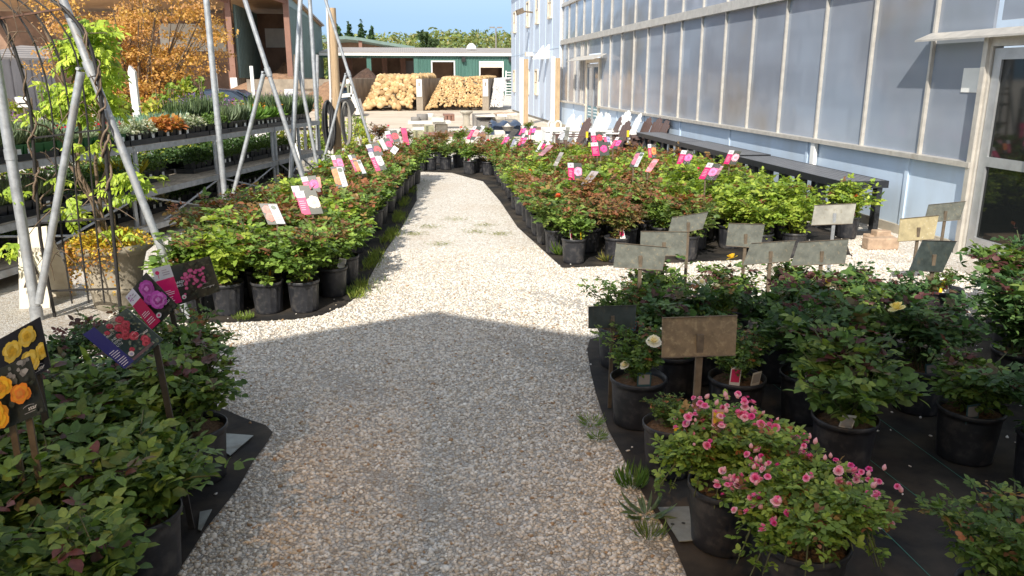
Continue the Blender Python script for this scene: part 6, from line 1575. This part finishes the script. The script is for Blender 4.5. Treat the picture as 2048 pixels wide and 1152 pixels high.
def grille():
    m = mat('grille', (.028, .03, .036), .45, noise=(12, .3)); nt = m.node_tree; N = nt.nodes; L = nt.links
    tc = N.new('ShaderNodeTexCoord'); br = N.new('ShaderNodeTexBrick'); br.inputs['Scale'].default_value = 5; br.inputs['Mortar Size'].default_value = .035; br.inputs['Color1'].default_value = (.24, .245, .265, 1); br.inputs['Color2'].default_value = (.17, .175, .19, 1); br.inputs['Mortar'].default_value = (.03, .031, .035, 1)
    L.new(tc.outputs['Object'], br.inputs['Vector']); L.new(br.outputs['Color'], N['Principled BSDF'].inputs['Base Color']); return m
GRL = grille()
for i, (y0, y1, nm) in enumerate(((8.0, 10.85, 'nearest section'), (10.9, 13.4, 'middle section'), (13.45, 15.9, 'farthest section by the chairs'))):
    xa, xb, zt_ = 4.66, 5.20, .60 + .012 * (i == 1)
    t = thing('black_bench', 'low black plastic grid bench along the blue wall, %s' % nm, 'bench', (xa, y0, 0), 0, 'black grid benches along the blue wall')
    b = MB(); b.box(xa + .02, xb - .02, y0 + .02, y1 - .02, zt_ - .02, zt_); b.build('grid_top', GRL, t)
    b = MB(); b.box(xa, xa + .018, y0, y1, zt_ - .075, zt_ + .002); b.box(xb - .018, xb, y0, y1, zt_ - .075, zt_ + .002); b.box(xa + .018, xb - .018, y0, y0 + .018, zt_ - .075, zt_ + .002); b.box(xa + .018, xb - .018, y1 - .018, y1, zt_ - .075, zt_ + .002); b.build('rim', M['blackplastic'], t)
    n = 7
    for k in range(n):
        yv = y0 + .07 + (y1 - y0 - .14) * k / (n - 1)
        for x in (xa + .06, xb - .08):
            b = MB(); b.box(x - .03, x + .03, yv - .045, yv + .045, .05, zt_ - .025); b.build('leg', M['blackplastic'], t)
        b = MB(); b.box(xa + .0, xb, yv - .045, yv + .045, 0, .05); b.build('foot', M['blackplastic'], t)

# ------------------------------------------------------------------ stone goods at the end of the path
def pxbox(name, label, cat, px0, px1, py0, py1, Y, dep, m, z0=None, group=None, jag=.012, seed=0, tp=0.0):
    a = A(px0, py1, Y); c = A(px1, py0, Y); zb = a.z if z0 is None else z0; r = random.Random(seed + int(px0))
    j = lambda: r.uniform(-jag, jag)
    lo = [(a.x + j(), Y + j(), zb), (c.x + j(), Y + j(), zb), (c.x + j(), Y + dep + j(), zb), (a.x + j(), Y + dep + j(), zb)]
    hi = [(a.x + tp + j(), Y + j(), c.z + j()), (c.x - tp + j(), Y + j(), c.z + j()), (c.x - tp + j(), Y + dep + j(), c.z + j()), (a.x + tp + j(), Y + dep + j(), c.z + j())]
    b = MB(); b.hexa(lo + hi); o = b.build(name, M[m]); bv = o.modifiers.new('bevel', 'BEVEL'); bv.width = .012; bv.segments = 2
    return tag(o, label, cat, group)
def lathe_thing(name, label, cat, px, py0, py1, Y, prof, m, group=None):
    a = A(px, py1, Y); c = A(px, py0, Y); h = c.z - a.z
    b = MB(); b.lathe([(r * h, z * h) for r, z in prof], 28, (a.x, Y, a.z)); return tag(b.build(name, M[m]), label, cat, group)
def palletpx(label, px0, px1, py0, py1, Y, dep=1.0):
    a = A(px0, py1, Y); c = A(px1, py0, Y); h = c.z - a.z
    t = thing('pallet', label, 'pallet', (a.x, Y, 0), 0, 'wooden pallets of the stone goods'); b = MB()
    for k in range(7): yv = Y + (k + .1) * dep / 7; b.box(a.x, c.x, yv, yv + dep / 9, a.z + h * .78, c.z)
    for k in range(3): b.box(a.x, c.x, Y + k * dep * .45, Y + k * dep * .45 + .1, a.z, a.z + h * .15)
    b.build('deck', M['brownsteel'], t)
    for k in range(3): 
        xx = a.x + (c.x - a.x - .1) * k / 2; b = MB(); b.box(xx, xx + .1, Y + .02, Y + dep - .02, a.z + h * .15, a.z + h * .78); b.build('stringer', M['brownsteel'], t)
    return t
palletpx('brown pallet under the white stone slabs', 850, 975, 268, 292, 20.5)
palletpx('brown pallet under the flagstones near the white chairs', 985, 1100, 258, 276, 24)
pxbox('stone_slab', 'long white stone slab lying across the path end', 'slab', 862, 975, 281, 296, 18.9, .5, 'palestone', 0.02)
pxbox('stone_slab', 'short grey white slab in front of the pallet', 'slab', 880, 968, 290, 300, 18.2, .4, 'stone', 0.0)
pxbox('stone_block', 'greenish stone block at the left end of the stone goods', 'stone block', 828, 848, 262, 290, 21.3, .35, 'mossstone', 0.0)
pxbox('stone_block', 'taller greenish stone block right of the first', 'stone block', 849, 868, 252, 270, 22.0, .35, 'mossstone', 0.0)
pxbox('stone_table', 'white stone table top carrying the grey basins', 'table', 816, 902, 242, 249, 24.5, .9, 'palestone')
pxbox('stone_plinth', 'cream plinth under the left half of the stone table', 'plinth', 826, 850, 249, 266, 24.6, .7, 'palestone', 0.0)
pxbox('stone_plinth', 'cream plinth under the right half of the stone table', 'plinth', 872, 896, 249, 266, 24.6, .7, 'stone', 0.0)
lathe_thing('stone_basin', 'small dark grey stone basin, leftmost on the stone table', 'basin', 831, 234, 242, 24.9, [(1.0, 0), (1.15, .1), (1.15, 1), (1.0, 1), (.95, .3)], 'slate', 'basins on the stone table')
lathe_thing('stone_basin', 'tall grey stone basin in the middle of the stone table', 'basin', 845, 228, 242, 25.2, [(.72, 0), (.8, .1), (.82, 1), (.72, 1), (.7, .3)], 'slate', 'basins on the stone table')
lathe_thing('stone_basin', 'white round basin behind the grey ones', 'basin', 861, 227, 236, 25.6, [(.8, 0), (.85, .1), (.85, 1), (.75, 1), (.7, .3)], 'palestone', 'basins on the stone table')
lathe_thing('stone_basin', 'low pale grey basin, rightmost on the stone table', 'basin', 877, 232, 242, 25.0, [(1.1, 0), (1.2, .1), (1.25, 1), (1.1, 1), (1.0, .3)], 'stone', 'basins on the stone table')
pxbox('stone_block', 'cream stone slab in front of the pale basin', 'stone block', 864, 888, 236, 244, 24.0, .4, 'palestone')
palletpx('dark pallet board behind the basins', 888, 909, 229, 242, 27.0, .8)
t = lathe_thing('stone_urn', 'tall tan stone pedestal with wide round top', 'pedestal', 933, 221, 252, 25.5, [(.34, 0), (.34, .06), (.24, .12), (.22, .6), (.27, .78), (.42, .86), (.42, .95), (.36, 1.0), (.0, 1.0)], 'concrete')
pxbox('stone_slab', 'stack of grey paving slabs right of the pedestal', 'slab', 948, 985, 228, 256, 27.5, .8, 'slate', 0.0)
for i, (px0, px1, py0, py1, Y, m) in enumerate(((955, 990, 230, 234, 26.8, 'palestone'), (990, 1008, 226, 229, 28, 'brick'), (995, 1014, 229, 234, 27.8, 'palestone'), (1014, 1036, 228, 231, 28.4, 'palestone'), (985, 1012, 234, 240, 27.2, 'stone'), (1012, 1036, 232, 240, 27.8, 'stone'), (1003, 1030, 225, 228, 28.6, 'brick'))):
    pxbox('flagstone', '%s flagstone of the loose stack by the blue wall end' % ORD[i], 'flagstone', px0, px1, py0, py1, Y, .6, m, None, 'loose flagstone stack', .03)
pxbox('stone_block', 'wide slate block under the flagstone stack', 'stone block', 955, 1036, 240, 256, 27.0, 1.2, 'slate', 0.0)
pxbox('flagstone', 'flat pale flagstone on the near pallet, left', 'flagstone', 992, 1012, 264, 274, 20.8, .5, 'palestone', 0, 'flagstones on the near pallet', .03)
pxbox('flagstone', 'long pale flagstone on the near pallet, middle', 'flagstone', 975, 1030, 272, 286, 19.6, .6, 'stone', 0, 'flagstones on the near pallet', .03)
pxbox('flagstone', 'pale flagstone near the white chairs, right', 'flagstone', 1052, 1098, 262, 272, 21.5, .6, 'palestone', 0, 'flagstones on the near pallet', .03)
pxbox('flagstone', 'small white flagstone beside the white chairs', 'flagstone', 1088, 1140, 256, 264, 20.9, .5, 'white', 0.1, 'flagstones on the near pallet', .03)
t = thing('white_bench', 'low white garden bench in front of the white chairs', 'bench', (A(1120, 270, 18.5).x, 18.5, 0))
a, c = A(1088, 262, 18.4), A(1160, 256, 18.4); b = MB(); b.box(a.x, c.x, 18.2, 18.7, a.z, c.z); b.build('seat', M['white_chair'], t)
for px in (1093, 1113, 1152):
    q = A(px, 262, 18.4); b = MB(); b.box(q.x - .05, q.x + .05, 18.25, 18.65, 0, a.z); b.build('leg', M['white_chair'], t)
a, c = A(985, 256, 23.0), A(1044, 243, 23.0); r = random.Random(3); b = MB(); nx = 12
vs = [(a.x + (c.x - a.x) * i / nx, 23 + j * .3, (a.z + (c.z - a.z) * (.75 + .25 * math.sin(i * 1.3)) * (.35 if j in (0, 4) else 1)) + r.uniform(-.02, .02)) for j in range(5) for i in range(nx + 1)]
b.add(vs, [(j * 13 + i, j * 13 + i + 1, j * 13 + i + 14, j * 13 + i + 13) for j in range(4) for i in range(nx)], smooth=True); b.prism([(a.x, 23.3, a.z - .25), (c.x, 23.3, a.z - .25), (c.x, 23.3, a.z + .05), (a.x, 23.3, a.z + .05)], (0, .8, 0)); tag(b.build('blue_tarp', M['tarp']), 'dark blue tarp draped over the stone goods', 'tarp')
lathe_thing('wire_basket', 'dark round wire basket under a pale cone', 'basket', 1016, 252, 262, 19.9, [(.7, 0), (1.2, .8), (1.45, 1.0), (1.3, .9), (.5, .1)], 'slate')
lathe_thing('stone_cone', 'pale stone cone resting in the wire basket', 'stone cone', 1015, 246, 254, 19.95, [(1.1, 0), (.5, .6), (.02, 1.0)], 'palestone')
for i, px in enumerate((1103, 1116)):
    c = A(px, 251, 20.6); b = MB(); b.tube([(c.x + .085 * math.cos(a_), 20.6, c.z + .11 * math.sin(a_)) for a_ in np.linspace(0, 6.2832, 17)], .03, 8, cap=False); tag(b.build('stone_ring', M['palestone']), 'upright pale stone ring by the white chairs, %s' % ('left of two' if i == 0 else 'right of two'), 'stone ring', 'stone rings')

# ------------------------------------------------------------------ small things on the ground
for i, (pts, nm) in enumerate((([(1735, 495), (1735, 476), (1800, 482), (1795, 500)], 'low tan block, left of the three loose blocks'), ([(1737, 478), (1738, 470), (1790, 474), (1788, 484)], 'tan block lying behind the left one'), ([(1755, 480), (1752, 462), (1785, 466), (1784, 486)], 'upright tan block nearest the bench foot'))):
    px0 = min(p[0] for p in pts); px1 = max(p[0] for p in pts); py0 = min(p[1] for p in pts); py1 = max(p[1] for p in pts); Y = G((px0 + px1) / 2, py1).y
    pxbox('paving_block', nm, 'paving block', px0, px1, py0, py1, Y, .12, 'brick', 0.0, 'loose paving blocks', .006)
def plate(label, pts, holes=()):
    b = MB(); P = [G(*p, .016) for p in pts]; b.prism(P, (0, 0, .004)); o = b.build('metal_plate', M['plate'])
    tag(o, label, 'metal plate', 'metal plates on the mats')
    for h in holes:
        q = G(*h, .0215); e = MB(); e.add([q + Vector((.008 * math.cos(k * .785), .008 * math.sin(k * .785), 0)) for k in range(8)], [tuple(range(8))]); link('hole', e.mesh('hole', M['ink']), o)
plate('grey metal plate with two holes beside the pink bush', [(1316, 1016), (1378, 1014), (1387, 1082), (1358, 1084)], ((1367, 1046), (1345, 1048)))
plate('grey metal plate by the near left black pots', [(452, 868), (507, 872), (460, 912), (450, 905)])
plate('small grey metal plate beside the lowest left pot', [(400, 1025), (424, 1020), (402, 1062), (396, 1060)])
# weeds along the mat edges
def weed(px, py, h, sp, n, label, cols=None, wd=.006, up=.75):
    p = G(px, py); me = tuft(n, h, sp, wd, cols or [(.14, .24, .04), (.20, .28, .05), (.09, .16, .03)], int(px), None, up)
    o = link('weed', me, None, (p.x, p.y, .012)); tag(o, label, 'weed', 'weeds along the mat edges')
weed(1262, 975, .10, .09, 130, 'thick grass tuft by the mat edge left of the pink bush', [(.09, .19, .035), (.14, .26, .05)], .004)
weed(1290, 1035, .10, .10, 26, 'broad leaved grey green weed below the grass tuft', [(.14, .21, .11), (.10, .16, .09)], .024, .45)
weed(1300, 1075, .07, .09, 70, 'small pale weed above the lower metal plate corner', [(.16, .23, .07)], .004)
weed(1182, 850, .06, .09, 70, 'flat green weed left of the white rose pot', [(.18, .28, .06)], .006, .5)
weed(1196, 880, .06, .06, 50, 'small weed just below the flat green weed', [(.17, .26, .06)], .006, .5)
weed(1120, 512, .16, .07, 80, 'tall grass tuft left of the nearest right bed pot')
weed(1216, 525, .12, .07, 60, 'yellow brown weed between the pots and the leftmost grey sign back', [(.28, .24, .06), (.16, .2, .05)], .012, .6)
weed(488, 640, .05, .14, 110, 'flat grass patch in front of the left bed pots', [(.22, .30, .05), (.16, .24, .04)])
weed(700, 590, .07, .07, 70, 'weed at the right corner pot of the left bed')
r = np.random.default_rng(17); P, D, N_, L_, W_, C_ = [], [], [], [], [], []
edge = [G(715, 600), G(735, 545), G(760, 500), G(790, 465), G(800, 430), G(815, 390), G(830, 365)]
for i in range(3800):
    k = r.integers(0, 6); f = r.uniform(); q = edge[k].lerp(edge[k + 1], f); off = abs(r.normal(0, .10)) * (1.5 if r.uniform() < .12 else 1)
    if math.sin(q.y * 5.3) + r.normal(0, .4) < -.1: continue
    a = r.uniform(0, 6.28); P.append((q.x + off * .6 - .05, q.y + r.normal(0, .03), .01)); D.append((math.cos(a) * .6, math.sin(a) * .6, .8)); N_.append((math.cos(a), math.sin(a), .5)); L_.append(r.uniform(.03, .09)); W_.append(.006); C_.append(np.array([(.22, .30, .05), (.30, .34, .07), (.16, .24, .04)])[r.integers(0, 3)])
for i in range(900):                           # flat dry tufts on the path
    c = [(830, 470), (880, 490), (950, 465), (1000, 470), (910, 440), (970, 452), (860, 455), (1120, 480)][r.integers(0, 8)]; q = G(c[0] + r.normal(0, 14), c[1] + r.normal(0, 2.2)); a = r.uniform(0, 6.28)
    P.append((q.x, q.y, .012)); D.append((math.cos(a), math.sin(a), .35)); N_.append((0, .2, 1)); L_.append(r.uniform(.02, .05)); W_.append(.006); C_.append(np.array([(.34, .34, .10), (.26, .30, .07)])[r.integers(0, 2)])
o = link('grass', leaves_mesh('grass', P, D, N_, L_, W_, C_)); tag(o, 'thin grass growing along the mat edge and on the path', 'grass', kind='stuff')
